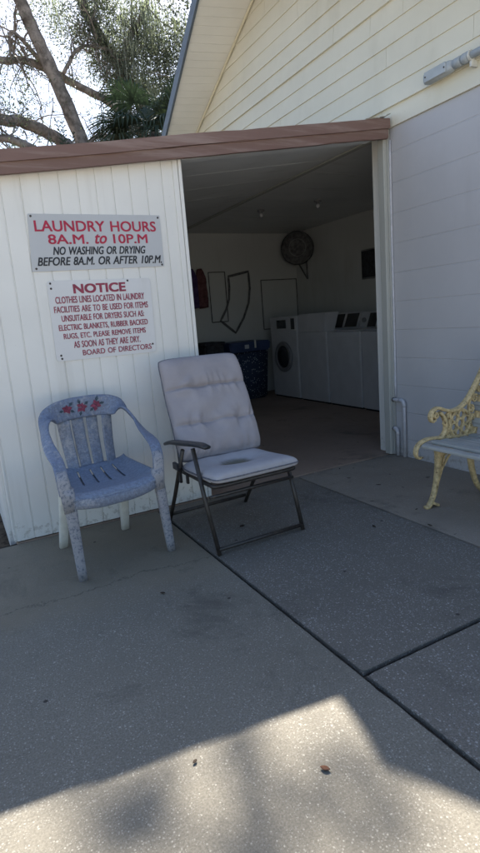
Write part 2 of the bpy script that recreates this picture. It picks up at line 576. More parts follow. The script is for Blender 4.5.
# ------------------------------------------------------------------ ground
GX = 3.057          # face of the gable wall
FY = 3.25           # face of the laundry front wall
bm = bmesh.new()
R = 400
vs = [bm.verts.new(p) for p in ((-R, -R, -0.09), (R, -R, -0.09), (R, R, -0.09), (-R, R, -0.09))]
bm.faces.new(vs)
tag(obj('ground', bm, M['soil']), kind='structure')
tag(obj('slab_joints', bx((-5.9, -1.9, -0.085), (3.05, 3.30, -0.016)), M['joint']), kind='structure')


def slab(name, x0, y0, x1, y1, mat):
    """slab with slightly ragged, chipped, rounded arrises"""
    pts = []
    for (ax, ay), (bx_, by) in (((x0, y0), (x1, y0)), ((x1, y0), (x1, y1)), ((x1, y1), (x0, y1)), ((x0, y1), (x0, y0))):
        L = math.hypot(bx_ - ax, by - ay)
        n = max(2, int(L / 0.022)) if L < 5.6 else 40
        nx, ny = -(by - ay) / L, (bx_ - ax) / L
        for k in range(n):
            t = k / n
            px, py = ax + (bx_ - ax) * t, ay + (by - ay) * t
            e = 0.0 if k == 0 else 0.0022 * (1 + noise.noise((px * 21, py * 21, 2))) + 0.012 * max(0, noise.noise((px * 9, py * 9, 7)) - 0.42)
            pts.append((px + nx * e, py + ny * e))
    bm = bmesh.new()
    prism(bm, pts, 'z', -0.08, 0.0)
    es = [e for e in bm.edges if all(abs(v.co.z) < 1e-6 for v in e.verts)]
    bmesh.ops.bevel(bm, geom=es, offset=0.0055, segments=2, affect='EDGES', clamp_overlap=True)
    return tag(obj(name, bm, mat), kind='structure')


slab('concrete_slab', -6.0, -2.0, 1.014, 3.238, M['slab_left'])
slab('concrete_slab', 1.030, 1.262, 2.098, 3.238, M['slab_agg'])
slab('concrete_slab', 1.030, -2.0, 2.098, 1.244, M['slab_agg'])
slab('concrete_slab', 2.108, -2.0, 3.056, 3.238, M['slab_strip'])
tag(obj('bounce_ground', bx((-45, -48, -0.088), (45, -2.01, -0.02)), M['bounce_pale']), kind='structure')  # unseen bright ground, added to bounce sun onto walls and interior
tag(obj('interior_floor', bx((0.17, 3.252, -0.08), (5.12, 7.5, 0.004), 0.003), M['floor']), kind='structure')

# ------------------------------------------------------------------ laundry lean-to
def zc(x): return 1.985 + 0.1445 * x     # underside of the sloping roof
def zt(x): return 2.045 + 0.1445 * x     # top of it


shed = empty('laundry_shed', (0, 0, 0), 0, 'white board laundry lean-to with sloping brown fascia and dark open doorway', 'shed')
# front wall of grooved vertical boards, right end at the doorway
X0, X1 = 0.158, 1.398
grooves = [0.473 + 0.1008 * k for k in range(-3, 9)]
prof = [(X0, FY)]
for g in grooves:
    if X0 + 0.01 < g < X1 - 0.06:
        prof += [(g - 0.0045, FY), (g - 0.0035, FY + 0.006), (g + 0.0035, FY + 0.006), (g + 0.0045, FY)]
prof += [(X1, FY), (X1, FY + 0.1), (X0, FY + 0.1)]
bm = bmesh.new()
hexa(bm, [(x, y, 0.012) for x, y in prof], [(x, y, zc(x) - 0.004) for x, y in prof])
for g in grooves[:-1]:                        # nail heads down every board
    for zz in (0.05, 0.42, 0.81, 1.22, 1.60, 1.98):
        xx, zj = g + 0.018 + random.uniform(-.004, .004), zz + random.uniform(-.02, .02)
        if X0 + .01 < xx < X1 - .07 and zj < zc(xx) - 0.09 and random.random() < 0.8:
            lathe(bm, [(0.0032, FY - 0.0002), (0.0028, FY - 0.0014), (0.001, FY - 0.0018)], 'y', (xx, 0, zj), 8)
front = obj('front_wall', bm, [M['wall_white']], shed)
bm = bmesh.new()
box(bm, (1.352, FY - 0.010, 0.010), (1.385, FY - 0.001, zc(1.35) - 0.01), 0.002)
box(bm, (1.388, FY - 0.018, 0.010), (1.408, FY + 0.112, zc(1.39) - 0.01), 0.002)
obj('corner_trim', bm, M['wall_white'], front)
bm = bmesh.new()
hexa(bm, [(0.14, FY + 0.105, -0.08), (0.24, FY + 0.105, -0.08), (0.24, 7.5, -0.08), (0.14, 7.5, -0.08)],
     [(0.14, FY + 0.105, zc(.14) - .004), (0.24, FY + 0.105, zc(.24) - .004), (0.24, 7.5, zc(.24) - .004), (0.14, 7.5, zc(.14) - .004)])
obj('side_wall', bm, M['wall_white'], shed)
bm = bmesh.new()
hexa(bm, [(0.14, 7.505, -0.08), (GX + 0.01, 7.505, -0.08), (GX + 0.01, 7.62, -0.08), (0.14, 7.62, -0.08)],
     [(0.14, 7.505, zc(.14) - .004), (GX + .01, 7.505, zc(GX) - .004), (GX + .01, 7.62, zc(GX) - .004), (0.14, 7.62, zc(.14) - .004)])
obj('back_wall', bm, M['interior'], shed)
bm = bmesh.new()
xa, xb = -0.10, GX - 0.012
hexa(bm, [(xa, FY - 0.04, zc(xa)), (xb, FY - 0.04, zc(xb)), (xb, 7.75, zc(xb)), (xa, 7.75, zc(xa))],
     [(xa, FY - 0.04, zt(xa) - 0.004), (xb, FY - 0.04, zt(xb) - 0.004), (xb, 7.75, zt(xb) - .004), (xa, 7.75, zt(xa) - .004)])
obj('roof', bm, [M['roof']], shed)
bm = bmesh.new()
for k in range(8):                           # ceiling sheets under the roof
    y0 = FY + 0.11 + k * 0.525
    y1 = min(y0 + 0.519, 7.5)
    hexa(bm, [(0.245, y0, zc(.245) - .016), (3.02, y0, zc(3.02) - .016), (3.02, y1, zc(3.02) - .016), (0.245, y1, zc(.245) - .016)],
         [(0.245, y0, zc(.245) - .002), (3.02, y0, zc(3.02) - .002), (3.02, y1, zc(3.02) - .002), (0.245, y1, zc(.245) - .002)])
obj('ceiling', bm, M['ceiling'], shed)
bm = bmesh.new()
hexa(bm, [(1.42, FY + 0.0, zc(1.42) - .05), (2.94, FY + 0.0, zc(2.94) - .05), (2.94, FY + 0.09, zc(2.94) - .05), (1.42, FY + 0.09, zc(1.42) - .05)],
     [(1.42, FY + 0.0, zc(1.42) - .018), (2.94, FY + 0.0, zc(2.94) - .018), (2.94, FY + 0.09, zc(2.94) - .018), (1.42, FY + 0.09, zc(1.42) - .018)])
obj('header_beam', bm, M['ceiling'], shed)


def fascia_board(y0, y1, dlo, dhi, x0, x1, n=26, seed=0):
    bm = bmesh.new()
    rows = []
    for i in range(n + 1):
        x = x0 + (x1 - x0) * i / n
        wob = 0.006 * noise.noise((x * 1.7, seed, 0)) + 0.0025 * noise.noise((x * 7, seed, 3))
        b = 2.05 + 0.1445 * x
        tp = 0.85 + 0.05 * x                    # boards a little narrower towards the low end
        rows.append([bm.verts.new((x, yy + wob * 0.6, b + d * tp + wob)) for yy, d in ((y0, dlo), (y0, dhi), (y1, dhi), (y1, dlo))])
    for a, b in zip(rows, rows[1:]):
        for k in range(4):
            bm.faces.new((a[k], a[(k + 1) % 4], b[(k + 1) % 4], b[k]))
    bm.faces.new(rows[0])
    bm.faces.new(rows[-1])
    es = [e for e in bm.edges if abs((e.verts[0].co - e.verts[1].co).x) > 0.01]
    bmesh.ops.bevel(bm, geom=es, offset=0.006, segments=2, affect='EDGES')
    return bm


fa = obj('fascia', fascia_board(FY - 0.088, FY - 0.046, -0.068, 0.0, -0.12, 3.020, seed=1), M['fascia'], shed)
obj('lower_board', fascia_board(FY - 0.074, FY - 0.044, -0.132, -0.0665, -0.12, 3.012, seed=5), M['fascia_dark'], fa)
bm = bmesh.new()                              # metal drip edge curling up at the right end
pts = []
for i in range(25):
    x = 2.78 + 0.238 * i / 24
    lift = 0.022 * max(0, (x - 2.86) / 0.158) ** 2.2
    pts.append((x, FY - 0.06 + 0.006 * math.sin(i), 2.05 + 0.1445 * x + 0.003 + lift * 0.9))
sweep(bm, pts, 0.075, 0.004, n=6)
obj('drip_edge', bm, M['galv'], fa)
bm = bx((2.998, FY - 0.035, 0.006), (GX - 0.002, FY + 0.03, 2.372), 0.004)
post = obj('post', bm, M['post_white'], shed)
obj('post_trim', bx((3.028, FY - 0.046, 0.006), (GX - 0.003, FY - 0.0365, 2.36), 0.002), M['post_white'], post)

# ------------------------------------------------------------------ gabled main building
AY, AZ, SL = 4.62, 4.247, 0.471
def zr(y): return AZ - SL * abs(y - AY)          # soffit height on the rake
def ox(y): return GX - max(0.16, 0.608 - 0.115 * abs(y - AY))   # outer edge of the overhang
YN, YF_ = 0.78, 8.46

house = empty('gabled_house', (GX, 4.6, 0), 0, 'cream lap sided gable end above pale lavender painted block wall', 'house')
H = (-GX, -4.6, 0)


def hobj(name, bm, mat, parent=None, smooth=False):
    for v in bm.verts:
        v.co += Vector(H)
    return obj(name, bm, mat, parent or house, smooth)


# keep the block wall's own texture origin at the world origin of z, shift handled by mapping
bm = bx((GX, YN, -0.08), (GX + 0.2, FY - 0.037, 2.431), 0.004)
hobj('block_wall', bm, M['wall_block'])
hobj('block_return', bx((GX + 0.0, FY - 0.034, -0.08), (GX + 0.2, FY + 0.15, 2.428)), M['wall_white'])
bm = bmesh.new()                                # lap siding: each course a real tilted board
z = 2.431
LAP = 0.132
while z < AZ - 0.03:
    z1 = min(z + LAP, AZ - 0.01)
    def yr(zz): return (max(YN, AY - (AZ - zz) / SL), min(YF_, AY + (AZ - zz) / SL))
    a0, a1 = yr(z)
    b0, b1 = yr(z1)
    wob = random.choice((-0.009, -0.002, 0.002, 0.003, 0.0, -0.003, 0.001))
    o0, o1 = GX - 0.0165 + wob, GX - 0.006
    cuts = sorted([random.uniform(a0 + .3, a1 - .3)] + ([random.uniform(a0 + .3, a1 - .3)] if a1 - a0 > 4 else [])) if a1 - a0 > 1 else []
    ends = [None] + cuts + [None]
    for p, q in zip(ends, ends[1:]):      # boards butt end to end with hairline gaps
        ya = a0 if p is None else p + 0.0012
        yb = a1 if q is None else q - 0.0012
        yc = b0 if p is None else p + 0.0012
        yd = b1 if q is None else q - 0.0012
        e = random.uniform(-0.0012, 0.0012)
        hexa(bm, [(o0 + e, ya, z), (o0 - e, yb, z), (GX + 0.004, yb, z), (GX + 0.004, ya, z)],
             [(o1, yc, z1 + 0.001), (o1, yd, z1 + 0.001), (GX + 0.004, yd, z1 + 0.001), (GX + 0.004, yc, z1 + 0.001)])
    z += LAP
hobj('lap_siding', bm, M['siding'])
bm = bmesh.new()                                # solid gable behind the siding
prism(bm, [(YN, 2.434), (YF_, 2.434), (AY, AZ - 0.012)], 'x', GX + 0.006, GX + 0.19)
hobj('gable_wall', bm, M['interior'])
hobj('opening_lintel', bx((GX - 0.03, FY + 0.16, 2.395), (GX + 0.02, 7.5, 2.4295)), M['post_white'])
bm = bmesh.new()
for ya, yb in ((YN - 0.25, AY), (AY, YF_ + 0.25)):
    za, zb = zr(ya), zr(yb)
    xs, xe = ox(ya) + 0.03, ox(yb) + 0.03
    hexa(bm, [(xs, ya, za), (xe, yb, zb), (GX + 0.01, yb, zb), (GX + 0.01, ya, za)],
         [(xs, ya, za + .02), (xe, yb, zb + .02), (GX + 0.01, yb, zb + .02), (GX + 0.01, ya, za + .02)])
hobj('soffit', bm, M['soffit'])
bm = bmesh.new()
for ya, yb in ((YN - 0.3, AY), (AY, YF_ + 0.3)):
    za, zb = zr(ya) + .022, zr(yb) + .022
    xs, xe = ox(ya) + 0.028, ox(yb) + 0.028
    hexa(bm, [(xs, ya, za), (xe, yb, zb), (9, yb, zb), (9, ya, za)],
         [(xs, ya, za + .085), (xe, yb, zb + .085), (9, yb, zb + .085), (9, ya, za + .085)])
rf = hobj('roof', bm, M['roof'])
bm = bmesh.new()
for ya, yb in ((YN - 0.3, AY - 0.001), (AY + 0.001, YF_ + 0.3)):
    za, zb = zr(ya) - .022, zr(yb) - .022
    xs, xe = ox(ya), ox(yb)
    hexa(bm, [(xs, ya, za), (xe, yb, zb), (xe + .024, yb, zb), (xs + .024, ya, za)],
         [(xs, ya, za + .132), (xe, yb, zb + .132), (xe + .024, yb, zb + .132), (xs + .024, ya, za + .132)])
hobj('rake_fascia', bm, M['rake_blue'], rf)
bm = bmesh.new()
for ya, yb in ((YN, AY), (AY, YF_)):
    sweep(bm, [(GX - 0.028, ya, zr(ya) - 0.014), (GX - 0.028, yb, zr(yb) - 0.014)], 0.02, 0.022, n=8)
hobj('rake_trim', bm, M['soffit_trim'])
# interior room of the house behind the doorway
hobj('right_wall', bx((5.1, FY, -0.08), (5.22, 7.5, 2.426)), M['interior'])
hobj('rear_wall', bx((GX + 0.012, 7.505, -0.08), (5.22, 7.62, 2.426)), M['interior'])
hobj('front_partition', bx((GX + 0.204, FY, -0.08), (5.095, FY + 0.12, 2.426)), M['interior'])
bm = bmesh.new()
for k in range(4):
    y0 = FY + k * 1.07
    box(bm, (GX + 0.022, y0, 2.430), (5.22, min(y0 + 1.063, 7.6), 2.445))
hobj('ceiling', bm, M['ceiling'])
hobj('side_wall', bx((8.8, YN, -0.08), (8.95, YF_, 2.43)), M['wall_block'])
hobj('eave_wall', bx((GX + 0.21, YN, -0.08), (8.79, YN + 0.15, 2.40)), M['wall_block'])
hobj('far_wall', bx((GX + 0.21, YF_ - 0.15, -0.08), (8.79, YF_, 2.40)), M['wall_block'])

# ------------------------------------------------------------------ signs on the front wall
DG = None


def text_mesh(txt, x0, x1, z0, z1, y, shear=0.0, bold=0.0, thick=0.0012):
    cu = bpy.data.curves.new('lettering', 'FONT')
    cu.body = txt
    cu.size = 1.0
    cu.offset = bold
    cu.space_word = 1.25
    cu.resolution_u = 4
    cu.extrude = 0.004
    ob = bpy.data.objects.new('lettering', cu)
    COL.objects.link(ob)
    dg = bpy.context.evaluated_depsgraph_get()
    me = bpy.data.meshes.new_from_object(ob.evaluated_get(dg))
    bpy.data.objects.remove(ob)
    V = np.array([v.co[:] for v in me.vertices])
    V[:, 0] += shear * V[:, 1]
    mn, mx = V.min(0), V.max(0)
    out = np.empty_like(V)
    out[:, 0] = x0 + (V[:, 0] - mn[0]) / (mx[0] - mn[0]) * (x1 - x0)
    out[:, 2] = z0 + (V[:, 1] - mn[1]) / (mx[1] - mn[1]) * (z1 - z0)
    out[:, 1] = y - thick * (V[:, 2] - mn[2]) / (mx[2] - mn[2])
    for v, c in zip(me.vertices, out):
        v.co = c
    me.name = 'lettering'
    return me


def lettering(parent, origin, mat, txt, x0, x1, z0, z1, y, bold=0.0, **k):
    # heavier strokes: a few copies of the same letters, shifted by a fraction of the stroke, each a hair prouder
    b = bold * (z1 - z0)
    me = None
    bm = bmesh.new()
    for i, (sx, sz) in enumerate(((0, 0), (1, 0), (0, 1), (1, 1), (.5, .5))):
        m1 = text_mesh(txt, x0 + b * sx, x1 - b + b * sx, z0 + b * sz * .7, z1 - b * .7 + b * sz * .7, y - 0.00015 * i, **k)
        bm.from_mesh(m1)
        bpy.data.meshes.remove(m1)
    for v in bm.verts:
        v.co -= Vector(origin)
    me = bpy.data.meshes.new('lettering')
    bm.to_mesh(me)
    bm.free()
    me.materials.append(mat)
    o = bpy.data.objects.new('lettering', me)
    COL.objects.link(o)
    o.parent = parent
    return o


def plate(corners, y, thick, rad):
    """flat plate from four corners (x,z) tl,tr,br,bl with rounded corners"""
    c = [np.array(p) for p in corners]
    poly = []
    for i in range(4):
        p, a, b = c[i], c[i - 1], c[(i + 1) % 4]
        u = (a - p) / np.linalg.norm(a - p)
        v = (b - p) / np.linalg.norm(b - p)
        for t in np.linspace(0, PI / 2, 6):
            poly.append(p + rad * ((1 - math.sin(t)) * u + (1 - math.cos(t)) * v))
    bm = bmesh.new()
    prism(bm, [tuple(p) for p in poly], 'y', y, y + thick)
    return bm


def screws(parent, origin, pts, y):
    for x, zz in pts:
        bm = bmesh.new()
        lathe(bm, [(0.0065, 0.002), (0.006, -0.001), (0.003, -0.0028)], 'y', (x - origin[0], y - origin[1], zz - origin[2]), 12)
        obj('screw', bm, M['screw'], parent)


YS = FY - 0.006
o1 = (0.86, YS, 1.66)
hs = empty('hours_sign', o1, 0, 'grey sign with red laundry hours lettering, upper sign on the white wall', 'sign')
bm = plate([(0.488, 1.815), (1.241, 1.817), (1.240, 1.522), (0.470, 1.511)], YS, 0.004, 0.006)
for v in bm.verts: v.co -= Vector(o1)
obj('plate', bm, M['sign_grey'], hs)
yl = YS - 0.0006
lettering(hs, o1, M['ink_red'], 'LAUNDRY HOURS', 0.514, 1.209, 1.723, 1.781, yl, bold=0.05)
lettering(hs, o1, M['ink_red'], '8A.M.', 0.577, 0.797, 1.656, 1.708, yl, bold=0.05)
lettering(hs, o1, M['ink_red'], 'to', 0.835, 0.905, 1.656, 1.709, yl, bold=0.06, shear=0.35)
lettering(hs, o1, M['ink_red'], '10P.M', 0.942, 1.149, 1.657, 1.709, yl, bold=0.05)
lettering(hs, o1, M['ink_black'], 'NO WASHING OR DRYING', 0.594, 1.131, 1.598, 1.642, yl, shear=0.28, bold=0.05)
lettering(hs, o1, M['ink_black'], 'BEFORE 8A.M. OR AFTER 10P.M.', 0.504, 1.226, 1.541, 1.587, yl, shear=0.28, bold=0.05)
screws(hs, o1, [(0.503, 1.803), (1.228, 1.803), (0.494, 1.527), (1.226, 1.532)], YS)

o2 = (0.836, YS, 1.235)
ns = empty('notice_sign', o2, 0, 'white notice sign with maroon lettering, lower sign on the white wall', 'sign')
bm = plate([(0.536, 1.460), (1.138, 1.456), (1.130, 1.013), (0.531, 1.012)], YS, 0.004, 0.018)
for v in bm.verts: v.co -= Vector(o2)
obj('plate', bm, M['sign_white'], ns)
lettering(ns, o2, M['ink_maroon'], 'NOTICE', 0.676, 0.982, 1.385, 1.438, yl, bold=0.11)
for t, a, b, c, d in (('CLOTHES LINES LOCATED IN LAUNDRY', 0.570, 1.090, 1.334, 1.372),
                      ('FACILITIES ARE TO BE USED FOR ITEMS', 0.556, 1.107, 1.283, 1.319),
                      ('UNSUITABLE FOR DRYERS SUCH AS:', 0.590, 1.077, 1.233, 1.268),
                      ('ELECTRIC BLANKETS, RUBBER BACKED', 0.568, 1.095, 1.178, 1.216),
                      ('RUGS, ETC. PLEASE REMOVE ITEMS', 0.588, 1.076, 1.130, 1.166),
                      ('AS SOON AS THEY ARE DRY.', 0.638, 1.036, 1.081, 1.119)):
    lettering(ns, o2, M['ink_maroon'], t, a, b, c, d, yl, bold=0.035)
lettering(ns, o2, M['ink_maroon'], 'BOARD OF DIRECTORS', 0.683, 1.102, 1.034, 1.066, yl, bold=0.035)
screws(ns, o2, [(0.555, 1.446), (0.556, 1.418), (0.998, 1.446), (0.560, 1.045), (0.563, 1.026), (1.112, 1.063)], YS)

# ------------------------------------------------------------------ blue plastic armchair
mono = empty('plastic_armchair', (0.602, 2.80, 0), math.radians(7.0), 'worn blue painted plastic armchair with red flowers on its top rail', 'chair')
LG = M['blue_leg']


def taper_leg(top, bot, w0, w1, mat):
    bm = bmesh.new()
    n = 8
    pts = [tuple(np.array(top) * (1 - t) + np.array(bot) * t) for t in np.linspace(0, 1, n)]
    W = list(np.linspace(w0, w1, n))
    Tn = list(np.linspace(w0 * 0.72, w1 * 0.8, n))
    sweep(bm, pts, W, Tn, upv=(0, 1, 0), n=12, pw=0.5)
    return obj('leg', bm, mat, mono, True)


# front legs run on from the arms; the rear ones slant back under the seat
for s in (-1, 1):
    taper_leg((s * 0.226 - 0.037, -0.272, 0.47), (s * 0.240, -0.238, 0.0), 0.056, 0.040, LG)
    taper_leg((s * 0.165 + 0.02, 0.17, 0.42), (s * 0.185, 0.245, 0.0), 0.062, 0.045, M['leg_bare'])
# seat: slotted moulded pan with a rolled front lip
bm = bmesh.new()
NX, NY = 44, 44
gv = {}
for i in range(NX + 1):
    for j in range(NY + 1):
        u = -1 + 2 * i / NX
        v = j / NY
        half = 0.232 * (1 - v) + 0.185 * v
        x = u * half
        y = -0.285 + v * 0.475 - 0.012 * (1 - u * u) * (1 - v)
        zz = 0.428 - 0.026 * math.sin(PI * min(1, v * 1.05)) * (1 - u ** 4) + 0.02 * abs(u) ** 6
        if v < 0.10:
            zz -= 0.034 * (1 - v / 0.10) ** 1.7
        zz += 0.012 * max(0, (v - 0.85) / 0.15) ** 2
        gv[i, j] = bm.verts.new((x + 0.135 * y, y, zz + 0.008))
for i in range(NX):
    for j in range(NY):
        u = -1 + 2 * (i + 0.5) / NX
        v = (j + 0.5) / NY
        slot = any(abs(u - c) < 0.018 + 0.004 for c in (-0.54, -0.18, 0.18, 0.54)) and 0.46 < v < 0.90
        if not slot:
            bm.faces.new((gv[i, j], gv[i + 1, j], gv[i + 1, j + 1], gv[i, j + 1]))
seat = obj('seat', bm, M['blue_seat'], mono, True)
md = seat.modifiers.new('thickness', 'SOLIDIFY')
md.thickness = 0.006
md.offset = -1
obj('slot_light_block', bx((-0.15, -0.09, 0.392), (0.17, 0.15, 0.397)), M['blue_seat'], seat)  # added plate that blocks light so the seat slots look dark
bm = bmesh.new()                               # rim under the edge of the seat
rim = crom([(-0.18, 0.185, 0.418), (-0.215, -0.05, 0.412), (-0.228, -0.25, 0.392), (-0.12, -0.293, 0.372), (0, -0.297, 0.368), (0.12, -0.293, 0.372), (0.228, -0.25, 0.392), (0.215, -0.05, 0.412), (0.18, 0.185, 0.418)], 6)
rim = [(p[0] + 0.135 * p[1], p[1], p[2] + 0.008) for p in rim]
sweep(bm, rim, 0.012, 0.05, n=8, pw=0.5)
obj('seat_rim', bm, M['blue_slat'], seat, True)


def backp(u, t):
    """point on the curved back, u across -1..1, t 0 (seat) .. 1 (top)"""
    half = 0.142 + 0.022 * t
    y = 0.185 + 0.085 * t - 0.05 * u * u * (0.4 + 0.6 * t) + 0.02 * math.sin(PI * t)
    return Vector((u * half + 0.135 * y, y, 0.425 + 0.275 * t))


for k in range(4):                             # four wide splats with open slots between
    uc = -0.75 + 0.5 * k
    bm = bmesh.new()
    pts, U, W = [], [], []
    for i in range(13):
        t = i / 12
        pts.append(backp(uc, t))
        W.append(0.061 + 0.007 * t)
        U.append((uc * 0.35, -1, 0.1))
    sweep(bm, pts, W, 0.009, upv=U, n=10, pw=0.45)
    obj('back_slat', bm, M['blue_slat'], mono, True)
# top rail and arms: one broad moulded band from arm front round the back to the other arm
half_path = [(0.236, -0.272, 0.445), (0.242, -0.268, 0.52), (0.244, -0.235, 0.578), (0.248, -0.15, 0.605), (0.250, -0.02, 0.630), (0.244, 0.10, 0.680), (0.216, 0.190, 0.727), (0.158, 0.232, 0.750), (0.08, 0.252, 0.760)]
hw = [0.060, 0.058, 0.058, 0.062, 0.060, 0.064, 0.092, 0.112, 0.118]
hu = [(0, -1, 0.1), (0, -0.95, 0.3), (0, -0.5, 0.85), (0.25, -0.05, 1), (0.55, 0, 0.85), (0.85, -0.1, 0.55), (0.65, -0.75, 0.15), (0.3, -0.95, 0.05), (0.12, -1, 0.05)]
sh = lambda y: 0.135 * y
P = [(-x, y, zz) for x, y, zz in half_path] + [(0, 0.256, 0.762)] + half_path[::-1]
Wd = hw + [0.118] + hw[::-1]
Ud = [(-a, b, c) for a, b, c in hu] + [(0, -1, 0.05)] + hu[::-1]
P = [(x + sh(y), y, zz) for x, y, zz in P]
full = crom([(*p, wv, *uv) for p, wv, uv in zip(P, Wd, Ud)], 7)
# for the arms the section's up is the outward/top face
bm = bmesh.new()
sweep(bm, [f[:3] for f in full], [float(f[3]) for f in full], 0.016, upv=[tuple(f[4:7]) for f in full], n=14, pw=0.55)
rail = obj('top_rail_and_arms', bm, M['blue_worn'], mono, True)
for s in (-1, 1):                              # worn pale front of each arm running into the leg
    bm = bmesh.new()
    sweep(bm, [(s * 0.241 - .036, -0.262, 0.555), (s * 0.241 - .037, -0.279, 0.51), (s * 0.2335 - .038, -0.284, 0.44), (s * 0.232 - .036, -0.279, 0.36)], [0.046, 0.056, 0.058, 0.05], 0.012, upv=(0, -1, 0.1), n=10)
    obj('arm_front', bm, LG, rail, True)
for fx, rot in ((-0.060, 0.2), (0.024, 1.3), (0.104, 0.7)):   # painted flowers
    bm = bmesh.new()
    yy = 0.256 - 0.0125 - 0.9 * (fx - .03) ** 2
    for k in range(5):
        a = rot + k * 2 * PI / 5 + random.uniform(-.15, .15)
        L = random.uniform(0.025, 0.033)
        c = Vector((fx, yy, 0.763 + random.uniform(-0.003, 0.003)))
        d = Vector((math.cos(a), 0, math.sin(a)))
        q = Vector((-math.sin(a), 0, math.cos(a)))
        sl = Vector((0, -2 * 0.9 * fx, 0))
        pts = [c, c + d * L * 0.5 + q * L * 0.36, c + d * L, c + d * L * 0.5 - q * L * 0.36]
        pts = [p + Vector((0, -1.8 * (fx - .03) * (p.x - fx), 0)) for p in pts]
        hexa(bm, pts, [p + Vector((0, 0.006, 0)) for p in pts])
        if k % 2 == 0:
            a += 0.6
            d = Vector((math.cos(a), 0, math.sin(a)))
            q = Vector((-math.sin(a), 0, math.cos(a)))
            pts = [c + d * 0.020, c + d * 0.034 + q * 0.008, c + d * 0.048, c + d * 0.034 - q * 0.008]
            pts = [p + Vector((0, 0.0012 - 1.8 * (fx - .03) * (p.x - fx), 0)) for p in pts]
            bl = hexa(bmesh.new(), pts, [p + Vector((0, 0.006, 0)) for p in pts])
            obj('flower_leaf', bl, M['leafpaint'], rail)
    fl = obj('flower', bm, M['petal'], rail)

# ------------------------------------------------------------------ folding cushioned lawn chair
FO = Vector((1.30, 2.62, 0))
fold = empty('folding_chair', tuple(FO), 0, 'folding lawn chair with pale padded cushion, stained seat and one dark armrest', 'chair')


def F(x, y, z): return Vector((x, y, z)) - FO


TR = 0.0115
def ftube(name, pts, r=TR, mat=None, smooth=True):
    bm = bmesh.new()
    tube(bm, [F(*p) for p in pts], r, 12)
    return obj(name, bm, mat or M['steel_dark'], fold, smooth)


ftube('front_leg', [(1.044, 2.366, 0.004), (1.020, 2.43, 0.275), (1.006, 2.497, 0.548)])
ftube('front_leg', [(1.565, 2.382, 0.004), (1.556, 2.43, 0.20), (1.543, 2.485, 0.412)])
ftube('rear_leg', [(1.012, 2.992, 0.004), (1.010, 2.85, 0.20), (1.005, 2.64, 0.512)])
ftube('rear_leg', [(1.545, 3.010, 0.004), (1.545, 2.86, 0.20), (1.545, 2.72, 0.39)])
ftube('front_crossbar', [(1.044, 2.370, 0.032), (1.565, 2.386, 0.030)], 0.0105)
ftube('rear_crossbar', [(1.012, 2.985, 0.050), (1.545, 3.003, 0.050)], 0.0105)
ftube('middle_crossbar', [(1.037, 2.41, 0.300), (1.550, 2.43, 0.300)], 0.0095)
bm = bmesh.new()                                 # seat frame and back frame under the cushions
sp = crom([(1.04, 2.80, 0.360), (1.045, 2.62, 0.362), (1.045, 2.42, 0.364), (1.07, 2.365, 0.364), (1.28, 2.37, 0.364), (1.51, 2.385, 0.362), (1.535, 2.43, 0.360), (1.53, 2.62, 0.358), (1.528, 2.80, 0.356)], 4)
tube(bm, [F(*p) for p in sp], TR, 10)
obj('seat_frame', bm, M['steel_dark'], fold, True)
bm = bmesh.new()
bp = crom([(1.045, 2.79, 0.36), (1.06, 2.86, 0.55), (1.075, 2.98, 0.90), (1.10, 3.0, 0.93), (1.30, 3.0, 0.935), (1.51, 3.0, 0.925), (1.535, 2.98, 0.89), (1.535, 2.86, 0.55), (1.53, 2.79, 0.36)], 4)
tube(bm, [F(*p) for p in bp], TR, 10)
obj('back_frame', bm, M['steel_dark'], fold, True)
bm = bmesh.new()
ap = crom([(0.998, 2.86, 0.514), (1.002, 2.78, 0.534), (1.010, 2.60, 0.556), (1.020, 2.44, 0.573), (1.026, 2.36, 0.572)], 6)
nn = len(ap)
sweep(bm, [F(*p) for p in ap], [0.036 + 0.022 * math.sin(PI * min(1, max(0, (i + 2) / (nn + 3)))) for i in range(nn)], [0.018 + 0.006 * math.sin(PI * (i + 1) / (nn + 1)) for i in range(nn)], n=14, pw=0.7)
obj('armrest', bm, M['arm_plastic'], fold, True)
bm = bmesh.new()                                 # recliner latch and pivot rivet on the left
box(bm, tuple(F(0.988, 2.70, 0.385)), tuple(F(1.006, 2.775, 0.425)), 0.004)
la = obj('latch', bm, M['arm_plastic'], fold)
obj('latch_tongue', bx(tuple(F(1.004, 2.72, 0.31)), tuple(F(1.020, 2.745, 0.385)), 0.003), M['arm_plastic'], la)
obj('latch_tongue', bx(tuple(F(1.022, 2.66, 0.315)), tuple(F(1.036, 2.68, 0.375)), 0.003), M['arm_plastic'], la)


